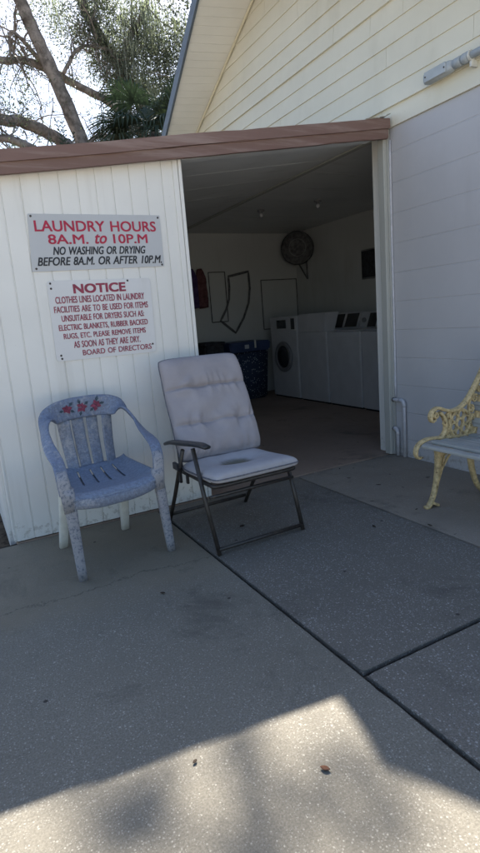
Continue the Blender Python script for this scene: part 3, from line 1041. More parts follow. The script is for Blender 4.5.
def pad(W0, W1, L, T, mat, name, creases, M4, seed, dish=None, rad=0.18, NU=100, NV=130, wr=0.004, sag=0.0, parent=None, puff=None):
    """upholstered pad: u across, v along the length; M4 places it"""
    top, bot = {}, {}
    bm = bmesh.new()
    for i in range(NU + 1):
        for j in range(NV + 1):
            u = -1 + 2 * i / NU
            v = -1 + 2 * j / NV
            # squeeze towards a rounded rectangle
            uu = u * math.sqrt(1 - 0.5 * rad * v ** 8)
            vv = v * math.sqrt(1 - 0.5 * rad * u ** 8)
            half = (W0 + (W1 - W0) * (v + 1) / 2) / 2
            x, y = uu * half, (vv + 1) / 2 * L
            e = (max(0, 1 - abs(u) ** 7) * max(0, 1 - abs(v) ** 9)) ** 0.5
            h = T * (0.20 + 0.80 * e) if 0 < i < NU and 0 < j < NV else 0.0
            if puff:                        # the stuffing bulges between the stitched lines
                for pa, pb in zip(puff, puff[1:]):
                    if pa <= y / L <= pb:
                        h *= 1.06 - 0.20 * abs(2 * (y / L - pa) / (pb - pa) - 1) ** 2.5
            q = 0.0
            for c, dep, wd in creases:
                wig = 0.012 * noise.noise((x * 7, c * 9, seed))
                d = abs(y / L - c - wig)
                fade = 0.55 + 0.45 * noise.noise((x * 5, c * 31, seed + 2))
                fade *= 0.35 + 0.65 * math.exp(-((x + 0.03) / (0.42 * W0)) ** 4)
                q += dep * fade * math.exp(-(d / wd) ** 1.1)
                # radiating wrinkles near the crease
                q -= wr * math.exp(-(d / 0.09) ** 2) * noise.noise((x * 26 + 1.7 * noise.noise((x * 5, y * 6, seed)), y * 9, seed + c * 10))
            q += 0.5 * wr * noise.noise((x * 9, y * 13, seed + 5)) + 0.9 * wr * noise.noise((x * 4, y * 3.5, seed + 8))
            if dish:
                dx, dy, rx, ry, dd = dish
                r2 = ((x - dx) / rx) ** 2 + ((y - dy) / ry) ** 2
                q += dd * math.exp(-r2 ** 1.2)
            z = h * 1.0 - q * e
            z -= sag * math.sin(PI * (j / NV))
            x += 0.006 * noise.noise((y * 7, seed, u)) * abs(u)
            top[i, j] = bm.verts.new(M4 @ Vector((x, y, z)))
            if 0 < i < NU and 0 < j < NV:
                bot[i, j] = bm.verts.new(M4 @ Vector((x, y, -h * 0.55 - sag * math.sin(PI * (j / NV)))))
            else:
                bot[i, j] = top[i, j]
    for i in range(NU):
        for j in range(NV):
            bm.faces.new((top[i, j], top[i + 1, j], top[i + 1, j + 1], top[i, j + 1]))
            q = [bot[i, j], bot[i, j + 1], bot[i + 1, j + 1], bot[i + 1, j]]
            q2 = []
            for vtx in q:
                if vtx not in q2: q2.append(vtx)
            if len(q2) > 2:
                try: bm.faces.new(q2)
                except ValueError: pass
    edge = [top[i, 0].co.copy() for i in range(NU)] + [top[NU, j].co.copy() for j in range(NV)] + \
           [top[i, NV].co.copy() for i in range(NU, 0, -1)] + [top[0, j].co.copy() for j in range(NV, 0, -1)]
    o = obj(name, bm, mat, parent or fold, True)
    pb = bmesh.new()
    nrm = M4.to_3x3() @ Vector((0, 0, 1))
    tube(pb, [p + nrm * 0.004 for p in edge[::2]], 0.0042, 6, closed=True)
    obj('piping', pb, M['piping'], o, True)
    return o


# seat pad: local y runs from front edge to back
def frame(o, xd, yd):
    xd = Vector(xd).normalized()
    yd = Vector(yd)
    yd = (yd - xd * yd.dot(xd)).normalized()
    zd = xd.cross(yd)
    m = Matrix((xd, yd, zd)).transposed().to_4x4()
    m.translation = o
    return m


Ms = frame(F(1.297, 2.335, 0.400), (0.53, 0.040, -0.008), (-0.012, 0.41, -0.012))
sp_ = bpy.data.objects.new('seat_cushion_frame', None)
bpy.data.objects.remove(sp_)
seat_c = pad(0.530, 0.500, 0.42, 0.044, M['cushion_seat'], 'seat_cushion', [(0.93, 0.02, 0.03)], Matrix(), 3.0, dish=(0.0, 0.225, 0.125, 0.075, 0.042), wr=0.0035, sag=0.004)
seat_c.matrix_local = Ms
# the stain of the seat material is placed in the pad's own coordinates
Mb = frame(F(1.295, 2.765, 0.405), (0.5, 0.004, 0), (0.005, 0.245, 0.575))
back_c = pad(0.530, 0.510, 0.615, 0.062, M['cushion'], 'back_cushion', [(0.03, 0.03, 0.03), (0.335, 0.036, 0.013), (0.685, 0.054, 0.013)], Matrix(), 9.0, wr=0.022, puff=[0.0, 0.335, 0.685, 1.0])
back_c.matrix_local = Mb

# ------------------------------------------------------------------ cast iron garden bench
BO = Vector((2.50, 1.55, 0))
bench = empty('garden_bench', tuple(BO), 0, 'garden bench with cream cast iron scroll ends and weathered white slats', 'bench')


def spiral(cx, cz, r0, r1, a0, turns, n=22):
    return [(cx + (r0 + (r1 - r0) * i / n) * math.cos(a0 + turns * 2 * PI * i / n), cz + (r0 + (r1 - r0) * i / n) * math.sin(a0 + turns * 2 * PI * i / n)) for i in range(n + 1)]


def end_frame(y):
    def S(bm, pts, wd, th, sm=6):
        pts = crom(pts, sm) if sm else pts
        n = len(pts)
        Wl = wd if not isinstance(wd, (list, tuple)) else list(np.interp(np.linspace(0, 1, n), np.linspace(0, 1, len(wd)), wd))
        Tl = [th] * n if not isinstance(th, (list, tuple)) else list(np.interp(np.linspace(0, 1, n), np.linspace(0, 1, len(th)), th))
        if not isinstance(Wl, list): Wl = [Wl] * n
        P3 = [(p[0] - BO.x, y - BO.y, p[1]) for p in pts]
        # width lies across the bench (y), thickness in the plane of the frame
        sweep(bm, P3, Tl, Wl, upv=(0, 1, 0), n=12, pw=0.45)
    bm = bmesh.new()
    # front leg with a kicked-out foot
    S(bm, [(2.395, 0.375), (2.400, 0.30), (2.392, 0.20), (2.372, 0.11), (2.345, 0.045), (2.318, 0.012), (2.295, 0.010)], [0.04, 0.034, 0.03, 0.034], [0.042, 0.034, 0.026, 0.024, 0.024, 0.018])
    S(bm, [(2.345, 0.03), (2.375, 0.012), (2.39, 0.008)], 0.038, 0.016)
    # bracket curls between leg and seat
    S(bm, [(2.41, 0.25), (2.43, 0.31), (2.48, 0.345), (2.54, 0.352)], 0.022, 0.014)
    S(bm, [(2.43, 0.36), (2.445, 0.30), (2.43, 0.24), (2.405, 0.20)], 0.016, 0.010)
    S(bm, spiral(2.415, 0.345, 0.02, 0.005, 0.4, 1.3), 0.016, 0.009, 0)
    S(bm, spiral(2.50, 0.325, 0.018, 0.005, 2.4, -1.3), 0.016, 0.009, 0)
    S(bm, spiral(2.452, 0.318, 0.026, 0.006, 2.0, 1.4), 0.018, 0.009, 0)
    S(bm, [(2.40, 0.15), (2.43, 0.22), (2.47, 0.27), (2.50, 0.30)], 0.016, 0.010)
    leg = obj('leg', bm, M['iron_cream'], bench, True)
    bm = bmesh.new()
    S(bm, [(2.66, 0.37), (2.665, 0.28), (2.685, 0.17), (2.725, 0.07), (2.775, 0.014), (2.80, 0.010)], [0.036, 0.03, 0.032], [0.04, 0.032, 0.025, 0.02])
    S(bm, [(2.65, 0.25), (2.63, 0.31), (2.58, 0.345), (2.54, 0.352)], 0.022, 0.016)
    S(bm, spiral(2.61, 0.318, 0.026, 0.006, 1.1, -1.4), 0.018, 0.009, 0)
    obj('leg', bm, M['iron_cream'], bench, True)
    # side rail with the front curl, arm, scroll and pierced panel
    bm = bmesh.new()
    S(bm, [(2.268, 0.318), (2.240, 0.318), (2.222, 0.350), (2.242, 0.392), (2.30, 0.415), (2.38, 0.413), (2.50, 0.398), (2.62, 0.390), (2.70, 0.395)], [0.026, 0.034, 0.036, 0.036], [0.010, 0.013, 0.015, 0.016, 0.016])
    obj('side_rail', bm, M['iron_cream'], bench, True)
    bm = bmesh.new()
    # arm top from the rolled scroll up into the back post
    S(bm, [(2.375, 0.520), (2.352, 0.512), (2.340, 0.538), (2.358, 0.572), (2.400, 0.584), (2.450, 0.566), (2.510, 0.553), (2.575, 0.560), (2.640, 0.600), (2.700, 0.665), (2.760, 0.745), (2.815, 0.83), (2.85, 0.895), (2.862, 0.925)], [0.028, 0.034, 0.036, 0.036, 0.036], [0.013, 0.017, 0.019, 0.020, 0.022, 0.022])
    # back post inner line
    S(bm, [(2.695, 0.385), (2.720, 0.47), (2.755, 0.58), (2.800, 0.70), (2.845, 0.82), (2.862, 0.925)], 0.034, 0.024)
    # front stay from the rail up to the scroll
    S(bm, [(2.40, 0.398), (2.445, 0.425), (2.462, 0.470), (2.448, 0.520), (2.415, 0.556)], 0.03, 0.018)
    S(bm, spiral(2.376, 0.543, 0.022, 0.006, 3.4, -1.3), 0.03, 0.012, 0)
    ar = obj('arm', bm, M['iron_cream'], bench, True)
    bm = bmesh.new()
    cx_, cz_ = 2.578, 0.468
    S(bm, [(cx_ + 0.083 * math.cos(a), cz_ + 0.083 * math.sin(a)) for a in np.linspace(0, 2 * PI, 33)], 0.022, 0.014, 0)
    S(bm, [(cx_ + 0.028 * math.cos(a), cz_ + 0.028 * math.sin(a)) for a in np.linspace(0, 2 * PI, 21)], 0.020, 0.013, 0)
    for k in range(6):
        a = k * PI / 3 + 0.3
        c2 = (cx_ + 0.054 * math.cos(a), cz_ + 0.054 * math.sin(a))
        S(bm, [(c2[0] + 0.0235 * math.cos(q), c2[1] + 0.0235 * math.sin(q)) for q in np.linspace(0, 2 * PI, 17)], 0.016, 0.0105, 0)
    for (a, b, r, t, s) in ((2.482, 0.425, 0.024, 1.0, 1), (2.486, 0.525, 0.022, 4.0, -1), (2.668, 0.420, 0.026, 2.0, -1), (2.672, 0.545, 0.026, 5.0, 1), (2.508, 0.395, 0.016, 2, 1), (2.706, 0.600, 0.026, 0.6, 1), (2.745, 0.655, 0.022, 0.2, -1), (2.785, 0.725, 0.022, 3.0, 1), (2.69, 0.490, 0.018, 1, 1), (2.455, 0.485, 0.012, 1, 1)):
        S(bm, spiral(a, b, r, 0.005, t, s * 1.5, 18), 0.016, 0.0105, 0)
    S(bm, [(2.50, 0.545), (2.49, 0.47), (2.505, 0.40)], 0.014, 0.015)
    S(bm, [(2.655, 0.38), (2.672, 0.46), (2.655, 0.56), (2.70, 0.66)], 0.014, 0.015)
    obj('scroll_panel', bm, M['iron_cream'], ar, True)


end_frame(2.188)
end_frame(0.90)
for k, (x, zz) in enumerate(((2.268, 0.385), (2.343, 0.395), (2.418, 0.390), (2.494, 0.382), (2.572, 0.379), (2.648, 0.381))):
    bm = bx((x - 0.0265 - BO.x, 0.865 - BO.y, zz - 0.004), (x + 0.0265 - BO.x, 2.164 - BO.y, zz + 0.015), 0.005, 2)
    obj('seat_slat', bm, M['slat'], bench)
for k in range(5):
    t = k / 4
    x, zz = 2.700 + 0.115 * t, 0.455 + 0.37 * t
    bm = bx((-0.010, 0.875 - BO.y, -0.027), (0.010, 2.215 - BO.y, 0.027), 0.004, 2)
    rot = Matrix.Rotation(math.atan2(0.115, 0.37), 3, 'Y')
    for v in bm.verts:
        v.co = rot @ v.co + Vector((x - BO.x, 0, zz))
    obj('back_slat', bm, M['slat'], bench)

# ------------------------------------------------------------------ pipes and conduit on the gable wall
def wall_pipe(name, label, ytop, ztop, ydown, r):
    o = empty(name, (GX - 0.03, ydown, 0), 0, label, 'pipe')
    bm = bmesh.new()
    pts = [(0.0, 0, 0.004), (0, 0, ztop - 0.028)] + [(0, 0.028 * (1 - math.cos(a)), ztop - 0.028 + 0.028 * math.sin(a)) for a in np.linspace(0.2, PI / 2, 6)] + [(0, ytop - ydown - 0.03, ztop), (0, ytop - ydown, ztop)]
    tube(bm, pts, r, 14)
    obj('pipe_run', bm, M['pipe'], o, True)
    bm = bmesh.new()
    el = [(0, 0, ztop - 0.05), (0, 0, ztop - 0.028)] + [(0, 0.028 * (1 - math.cos(a)), ztop - 0.028 + 0.028 * math.sin(a)) for a in np.linspace(0.2, PI / 2, 6)] + [(0, 0.05, ztop)]
    tube(bm, el, r * 1.16, 14)
    obj('elbow', bm, M['pipe'], o, True)
    bm = bmesh.new()
    lathe(bm, [(r * 1.25, 0.0), (r * 1.25, 0.006)], 'y', (0, ytop - ydown - 0.012, ztop), 14)
    obj('flange', bm, M['screw'], o, True)
    return o


wall_pipe('drain_pipe', 'taller painted elbow drain pipe at the foot of the block wall', 3.212, 0.452, 3.093, 0.0135)
wall_pipe('drain_pipe', 'shorter painted elbow drain pipe at the foot of the block wall', 3.212, 0.220, 3.165, 0.0135)
bm = bmesh.new()
tube(bm, crom([(GX - 0.012, 3.198, 0.47), (GX - 0.012, 3.196, 1.0), (GX - 0.012, 3.199, 1.7), (GX - 0.012, 3.197, 2.35)], 5), 0.008, 10)
tag(obj('conduit', bm, M['pipe'], None, True), 'thin painted conduit running up the block wall beside the doorway post', 'conduit')

cb = empty('conduit_fitting', (GX - 0.06, 2.68, 2.59), 0, 'grey conduit fitting and pipe running along the cream siding', 'conduit')
bm = bmesh.new()
pts = [(0, 0.125, 0), (0, 0.10, 0), (0, 0.0, 0.0), (0, -0.07, 0), (0, -0.10, 0.0)]
sweep(bm, pts, [0.052, 0.060, 0.060, 0.058, 0.044], [0.062, 0.074, 0.072, 0.066, 0.046], n=14, pw=0.55)
obj('housing', bm, M['conduit_grey'], cb, True)
bm = bmesh.new()
box(bm, (-0.036, -0.06, -0.030), (-0.029, 0.112, 0.030), 0.003)
lid = obj('cover', bm, M['conduit_grey'], cb)
for yy in (-0.05, 0.10):
    bm = bmesh.new()
    lathe(bm, [(0.005, -0.036), (0.005, -0.0385)], 'x', (0, yy, 0), 10)
    obj('screw', bm, M['screw'], lid)
bm = bmesh.new()
tube(bm, [(0, -0.09, 0), (0, -0.5, 0.0), (0, -1.85, 0.0)], 0.021, 14)
obj('pipe_run', bm, M['conduit_grey'], cb, True)
bm = bmesh.new()
lathe(bm, [(0.028, -0.10), (0.029, -0.15), (0.026, -0.155)], 'y', (0, 0, 0), 16)
lathe(bm, [(0.026, -0.165), (0.030, -0.168), (0.030, -0.205), (0.024, -0.21)], 'y', (0, 0, 0), 16)
obj('coupling', bm, M['conduit_grey'], cb, True)
bm = bmesh.new()
lathe(bm, [(0.0305, -0.215), (0.0305, -0.225)], 'y', (0, 0, 0), 16)
box(bm, (-0.004, -0.227, -0.06), (0.05, -0.213, -0.022))
obj('clamp', bm, M['galv'], cb)

# ------------------------------------------------------------------ inside the laundry
def machine(y0, y1, zt_, label, cat, front_load):
    o = empty('washing_machine' if cat == 'washer' else 'dryer', (4.55, (y0 + y1) / 2, 0.004), 0, label, cat, 'machines along the laundry wall')
    hy = (y1 - y0) / 2
    xf = 4.20 - 4.55
    obj('cabinet', bx((xf, -hy, 0.02), (xf + 0.66, hy, zt_), 0.012, 2), M['appliance'], o)
    obj('base', bx((xf + 0.02, -hy + 0.02, 0.0), (xf + 0.6, hy - 0.02, 0.019)), M['black_gloss'], o)
    obj('front_panel', bx((xf - 0.004, -hy + 0.014, 0.09), (xf - 0.0005, hy - 0.014, zt_ - (0.215 if front_load else 0.06)), 0.002), M['appliance'], o)
    if front_load:
        bm = bmesh.new()
        lathe(bm, [(0.215, 0.0), (0.215, -0.02), (0.20, -0.034), (0.165, -0.034), (0.155, -0.02)], 'x', (xf - 0.005, 0, 0.59), 36)
        d = obj('door', bm, M['grey_plastic'], o, True)
        bm = bmesh.new()
        lathe(bm, [(0.158, -0.021), (0.13, -0.033), (0.08, -0.041), (0.01, -0.045)], 'x', (xf - 0.005, 0, 0.59), 36)
        obj('glass', bm, M['black_gloss'], d, True)
        obj('control_panel', bx((xf - 0.012, -hy + 0.02, zt_ - 0.19), (xf - 0.001, hy - 0.02, zt_ - 0.02), 0.003), M['appliance'], o)
        obj('display', bx((xf - 0.017, -0.10, zt_ - 0.165), (xf - 0.0125, 0.14, zt_ - 0.045), 0.002), M['black_gloss'], o)
        obj('coin_slot', bx((xf - 0.017, -hy + 0.03, zt_ - 0.18), (xf - 0.0125, -hy + 0.12, zt_ - 0.03), 0.002), M['black_gloss'], o)
    else:
        bm = bmesh.new()
        prism(bm, [(xf + 0.50, zt_ + 0.001), (xf + 0.66, zt_ + 0.001), (xf + 0.66, zt_ + 0.21), (xf + 0.585, zt_ + 0.21)], 'y', -hy + 0.01, hy - 0.01)
        c = obj('console', bm, M['appliance'], o)
        bm = bmesh.new()
        n_ = Vector((-0.21, 0, 0.085)).normalized()
        a_ = Vector((xf + 0.507, 0, zt_ + 0.02))
        b_ = Vector((xf + 0.577, 0, zt_ + 0.19))
        for u0, u1 in ((-hy + 0.03, -0.05), (0.0, hy - 0.16)):
            q = [a_ + n_ * .002 + Vector((0, u0, 0)), a_ + n_ * .002 + Vector((0, u1, 0)), b_ + n_ * .002 + Vector((0, u1, 0)), b_ + n_ * .002 + Vector((0, u0, 0))]
            hexa(bm, q, [p + n_ * .004 for p in q])
        obj('display', bm, M['black_gloss'], o)
        bm = bmesh.new()
        kc = (a_ + b_) / 2 + Vector((-0.012, hy - 0.08, 0.004))
        lathe(bm, [(0.032, 0.012), (0.030, -0.012), (0.012, -0.02)], 'x', tuple(kc), 18)
        obj('knob', bm, M['grey_plastic'], o, True)
        obj('lid', bx((xf + 0.05, -hy + 0.05, zt_ + 0.001), (xf + 0.47, hy - 0.05, zt_ + 0.016), 0.006, 2), M['appliance'], o)
    return o


machine(6.255, 6.94, 1.15, 'white front loading machine with round dark door beside the hamper', 'washer', True)
tall = machine(5.60, 6.235, 0.93, 'white machine with console beside the round door machine', 'dryer', False)
machine(4.96, 5.58, 0.92, 'white top loading washer in the middle of the row', 'washer', False)
machine(4.32, 4.94, 0.92, 'white top loading washer nearest the doorway post', 'washer', False)
bm = bmesh.new()
prism(bm, [(4.205, 0.935), (4.36, 0.935), (4.44, 1.165), (4.225, 1.165)], 'y', 5.64, 6.225)
lidbox = obj('raised_top', bm, M['appliance'], tall)
for v in lidbox.data.vertices: v.co -= Vector((4.55, (5.60 + 6.235) / 2, 0.004))

fan = empty('wall_fan', (4.83, 7.05, 2.14), math.radians(-34), 'dark round caged fan fixed high in the laundry corner', 'fan')
bm = bmesh.new()
lathe(bm, [(0.10, 0.08), (0.20, 0.06), (0.245, 0.0), (0.20, -0.06), (0.08, -0.085)], 'y', (0, 0, 0), 32)
obj('cage', bm, M['faded_black'], fan, True)
for k in range(4):
    bm = bmesh.new()
    lathe(bm, [(0.07 + 0.05 * k, -0.005), (0.076 + 0.05 * k, -0.008)], 'y', (0, -0.075 + 0.006 * k * k, 0), 28)
    obj('grille_ring', bm, M['grey_plastic'], fan)
bm = bmesh.new()
box(bm, (-0.03, 0.085, -0.03), (0.03, 0.17, 0.03))
tube(bm, [(0.10, 0.10, 0.22), (0.13, 0.13, 0.20), (0.13, 0.13, -0.45)], 0.012, 8)
tube(bm, [(0.0, 0.12, -0.20), (0.13, 0.13, -0.45)], 0.012, 8)
obj('bracket', bm, M['faded_black'], fan)

strap = bmesh.new()
loop = [(3.853, 1.806), (4.199, 1.868), (4.205, 1.62), (4.165, 1.40), (4.06, 1.18), (3.905, 0.968), (3.665, 1.165), (3.775, 1.33), (3.835, 1.48), (3.855, 1.65)]
fine = []
for i, p in enumerate(loop):
    q = loop[(i + 1) % len(loop)]
    for t in (0, 0.25, 0.5, 0.75):
        fine.append((p[0] * (1 - t) + q[0] * t, 7.475, p[1] * (1 - t) + q[1] * t))
sweep(strap, fine, 0.036, 0.012, upv=(0, 1, 0), n=8, closed=True)
tag(obj('hanging_strap', strap, M['faded_black']), 'dark curved strap loop hanging on the laundry back wall', 'strap')


def wire_frame(x0, x1, z0, z1, label):
    bm = bmesh.new()
    for a, b in (((x0, z0), (x0, z1)), ((x0, z1), (x1, z1)), ((x1, z1), (x1, z0)), ((x1, z0), (x0, z0))):
        tube(bm, [(a[0], 7.485, a[1]), (b[0], 7.485, b[1])], 0.007, 8)
    tag(obj('drying_frame', bm, M['faded_black']), label, 'drying frame')


wire_frame(4.415, 5.07, 0.98, 1.73, 'thin rectangular frame on the back wall above the round door machine')
wire_frame(3.53, 3.80, 1.15, 1.875, 'narrow thin frame on the back wall beside the curved strap')
g = empty('hanging_clothes', (3.25, 7.40, 1.62), 0, 'dark purple and red clothes hanging by the doorway edge', 'clothes')
for nm, xo, mt in (('purple_garment', -0.03, M['purple']), ('red_garment', 0.11, M['red_cloth'])):
    bm = bmesh.new()
    pts = [(xo, 0.02, 0.30), (xo + 0.01, 0, 0.15), (xo, -0.02, -0.05), (xo + 0.02, 0.01, -0.25)]
    sweep(bm, crom(pts, 5), [0.07, 0.1, 0.12, 0.13, 0.15, 0.16, 0.16, 0.15, 0.16, 0.17, 0.18, 0.17, 0.18, 0.17, 0.16, 0.15], 0.05, upv=(0, 1, 0), n=12)
    obj(nm, bm, mt, g, True)

hp = empty('laundry_hamper', (3.80, 7.12, 0.004), 0, 'navy hamper with dotted fabric body and plain blue rim', 'hamper')
bm = bmesh.new()
hexa(bm, [(-0.27, -0.21, 0.0), (0.27, -0.21, 0.0), (0.27, 0.21, 0.0), (-0.27, 0.21, 0.0)], [(-0.31, -0.25, 0.70), (0.31, -0.25, 0.70), (0.31, 0.25, 0.70), (-0.31, 0.25, 0.70)])
bmesh.ops.bevel(bm, geom=bm.edges[:], offset=0.03, segments=3, affect='EDGES')
obj('body', bm, M['dotted'], hp, True)
bm = bmesh.new()
hexa(bm, [(-0.325, -0.265, 0.70), (0.325, -0.265, 0.70), (0.325, 0.265, 0.70), (-0.325, 0.265, 0.70)], [(-0.335, -0.275, 0.84), (0.335, -0.275, 0.84), (0.335, 0.275, 0.84), (-0.335, 0.275, 0.84)])
bmesh.ops.bevel(bm, geom=bm.edges[:], offset=0.02, segments=2, affect='EDGES')
obj('rim', bm, M['navy'], hp)
obj('tag', bx((-0.10, -0.283, 0.745), (-0.035, -0.2755, 0.80)), M['sign_grey'], hp)
obj('clip', bx((0.055, -0.289, 0.745), (0.082, -0.276, 0.865), 0.004), M['leg_bare'], hp)
tb = empty('storage_tote', (3.30, 7.20, 0.004), 0, 'dark plastic tote on the floor left of the dotted hamper', 'tote')
bm = bmesh.new()
hexa(bm, [(-0.13, -0.18, 0.0), (0.13, -0.18, 0.0), (0.13, 0.18, 0.0), (-0.13, 0.18, 0.0)], [(-0.15, -0.21, 0.83), (0.15, -0.21, 0.83), (0.15, 0.21, 0.83), (-0.15, 0.21, 0.83)])
bmesh.ops.bevel(bm, geom=bm.edges[:], offset=0.02, segments=2, affect='EDGES')
obj('body', bm, M['black_cloth'], tb)
obj('lid', bx((-0.165, -0.225, 0.832), (0.165, 0.225, 0.87), 0.01, 2), M['black_cloth'], tb)

pnl = empty('electric_panel', (5.08, 5.74, 1.75), 0, 'dark square electric panel on the laundry side wall', 'panel')
obj('enclosure', bx((-0.03, -0.15, -0.19), (0.015, 0.15, 0.19), 0.006, 2), M['grey_plastic'], pnl)
obj('door', bx((-0.042, -0.13, -0.17), (-0.031, 0.13, 0.17), 0.003), M['black_cloth'], pnl)
for (x, y, zz, lab) in ((3.98, 5.35, 2.43, 'small bare bulb holder on the ceiling nearer the doorway post'), (3.56, 5.92, 2.43, 'small bare bulb holder on the ceiling nearer the back wall')):
    b_ = empty('ceiling_lampholder', (x, y, zz), 0, lab, 'lamp holder', 'lamp holders on the laundry ceiling')
    bm = bmesh.new()
    lathe(bm, [(0.045, 0.0), (0.045, -0.015), (0.02, -0.02), (0.018, -0.04)], 'z', (0, 0, 0), 18)
    obj('socket', bm, M['grey_plastic'], b_, True)
    bm = bmesh.new()
    lathe(bm, [(0.012, -0.041), (0.022, -0.06), (0.022, -0.072), (0.009, -0.088)], 'z', (0, 0, 0), 16)
    obj('bulb', bm, M['pipe'], b_, True)
bm = bmesh.new()
tube(bm, [(3.90, 5.35, 2.416), (3.62, 5.35, 2.416)], 0.008, 6)

bm.free()

# ------------------------------------------------------------------ fallen leaves
def leaf(x, y, L, rot, mat, label, group=None, asp=0.28):
    bm = bmesh.new()
    n = 6
    A, B = [], []
    for i in range(n + 1):
        t = i / n
        wv = L * asp * math.sin(PI * min(1, t * 0.96 + 0.02)) ** 0.8
        xx = L * (t - 0.5)
        zc_ = 0.004 + 0.25 * L * (t - 0.5) ** 2 + 0.0015
        A.append(bm.verts.new((xx, wv, zc_ + 0.3 * wv)))
        B.append((bm.verts.new((xx, 0, zc_)), bm.verts.new((xx, -wv, zc_ + 0.2 * wv))))
    for i in range(n):
        bm.faces.new((A[i], A[i + 1], B[i + 1][0], B[i][0]))
        bm.faces.new((B[i][0], B[i + 1][0], B[i + 1][1], B[i][1]))
    o = obj('fallen_leaf', bm, mat, None, True, (x, y, 0.0))
    md_ = o.modifiers.new('thickness', 'SOLIDIFY')
    md_.thickness = 0.001
    o.rotation_euler = (0, 0, rot)
    return tag(o, label, 'leaf', group)


leaf(0.689, 1.012, 0.027, 2.2, M['dead_leaf'], 'reddish brown fallen leaf lying in the sunlit patch')
leaf(0.664, 2.169, 0.024, 2.4, M['dark_leaf'], 'dark fallen leaf on the slab in front of the blue chair')
leaf(0.409, 1.221, 0.016, 0.5, M['dark_leaf'], 'tiny dark fallen leaf at the edge of the sunlit patch')
leaf(1.320, 2.640, 0.036, 0.4, M['dark_leaf'], 'dark fallen leaf under the folding chair')
for i, (x, y) in enumerate(((2.618, 2.824), (2.478, 2.554), (2.125, 1.997), (2.13, 1.836), (2.148, 2.481), (1.889, 2.172), (2.247, 2.213), (2.35, 2.95), (2.40, 2.70), (2.75, 2.60), (2.45, 3.18), (1.72, 3.2), (2.60, 2.40))):
    leaf(x, y, random.uniform(0.015, 0.034), random.uniform(0, 6), M['dark_leaf'], 'small dark fallen leaf on the shaded concrete near the bench', 'dark fallen leaves on the concrete by the bench', random.uniform(0.10, 0.2))

# ------------------------------------------------------------------ live oak with hanging moss
oak = empty('live_oak', (6.3, 16.2, -0.09), 0, 'leaning live oak hung with grey moss behind the laundry roof', 'tree')
OO = Vector((6.3, 16.2, -0.09))


def limb(name, pts, r, n=12, sub=7):
    P = crom(pts, sub)
    N = len(P)
    rr = np.interp(np.linspace(0, 1, N), np.linspace(0, 1, len(r)), r)
    q = []
    for i, p in enumerate(P):
        v = Vector(p) - OO
        jit = 0.25 * rr[i]
        q.append(v + Vector((noise.noise((i * 0.45, p[0], 1)), noise.noise((i * 0.45, p[2], 5)), noise.noise((i * 0.4, p[0], 9)))) * jit)
    bm = bmesh.new()
    tube(bm, q, [float(a) * (1 + 0.12 * noise.noise((i * 0.9, a * 9, 4))) for i, a in enumerate(rr)], n)
    return obj(name, bm, M['bark'], oak, True), q


limb('trunk', [(6.6, 16.2, -0.09), (5.7, 16.1, 2.2), (4.75, 16.0, 4.4), (4.17, 16, 6.03), (3.70, 16, 7.48), (3.30, 16, 8.55), (2.98, 16, 9.47), (2.6, 16, 10.6), (2.1, 16.2, 12.2)], [0.32, 0.25, 0.215, 0.195, 0.18, 0.17, 0.155, 0.14, 0.10])
limbs = [
    ([(7.6, 16.9, 5.2), (6.5, 16.7, 6.4), (5.83, 16.6, 6.99), (5.3, 16.5, 7.42), (4.40, 16.5, 7.80), (3.55, 16.5, 8.15), (2.9, 16.5, 8.30), (2.32, 16.5, 8.22), (1.2, 16.5, 8.4)], [0.24, 0.21, 0.18, 0.16, 0.14, 0.15, 0.13, 0.13, 0.08]),
    ([(4.9, 16.0, 4.0), (4.3, 15.8, 5.1), (3.73, 15.7, 5.88), (3.3, 15.7, 6.22), (2.9, 15.7, 6.40), (2.45, 15.7, 6.52), (2.07, 15.7, 6.52), (1.0, 15.7, 6.7)], [0.28, 0.25, 0.23, 0.22, 0.21, 0.2, 0.19, 0.12]),
    ([(3.7, 15.5, 5.0), (2.8, 15.4, 5.72), (2.3, 15.4, 5.95), (1.9, 15.4, 6.0), (0.8, 15.4, 6.1)], [0.17, 0.15, 0.14, 0.12, 0.08]),
    ([(3.45, 16.4, 8.2), (2.95, 16.3, 8.7), (2.72, 16.3, 8.85), (2.63, 16.3, 8.55), (2.6, 16.3, 8.2)], [0.09, 0.07, 0.06, 0.045, 0.03]),
    ([(6.4, 16.8, 7.2), (5.9, 16.8, 8.2), (5.3, 16.8, 9.1), (4.92, 16.8, 9.8), (4.5, 16.8, 10.8)], [0.2, 0.22, 0.21, 0.2, 0.15]),
    ([(5.3, 16.5, 7.4), (5.6, 16.4, 8.6), (6.3, 16.2, 9.8), (6.9, 16, 11.0)], [0.13, 0.11, 0.09, 0.06]),
    ([(4.2, 16.2, 6.1), (4.6, 16.3, 6.5), (5.2, 16.3, 6.55), (5.9, 16.4, 6.8)], [0.09, 0.08, 0.07, 0.04]),
    ([(3.9, 16.2, 8.0), (4.4, 16.3, 8.7), (4.95, 16.3, 8.8), (5.5, 16.3, 8.75)], [0.07, 0.06, 0.05, 0.03]),
    # limb reaching forward high over the house roof
    ([(2.55, 16.0, 10.7), (3.3, 14.9, 11.7), (4.4, 13.2, 12.7), (5.25, 12.05, 13.15), (6.3, 11.2, 13.5), (7.2, 10.5, 13.6)], [0.16, 0.13, 0.09, 0.05, 0.035, 0.02]),
]
tips = []
for pts, r in limbs:
    o_, q = limb('branch', pts, [0.72 * a for a in r], 10)
    tips.append(q)

# twigs: thin crooked shoots off the limbs, all one woody part
bmt = bmesh.new()
twig_pts = []


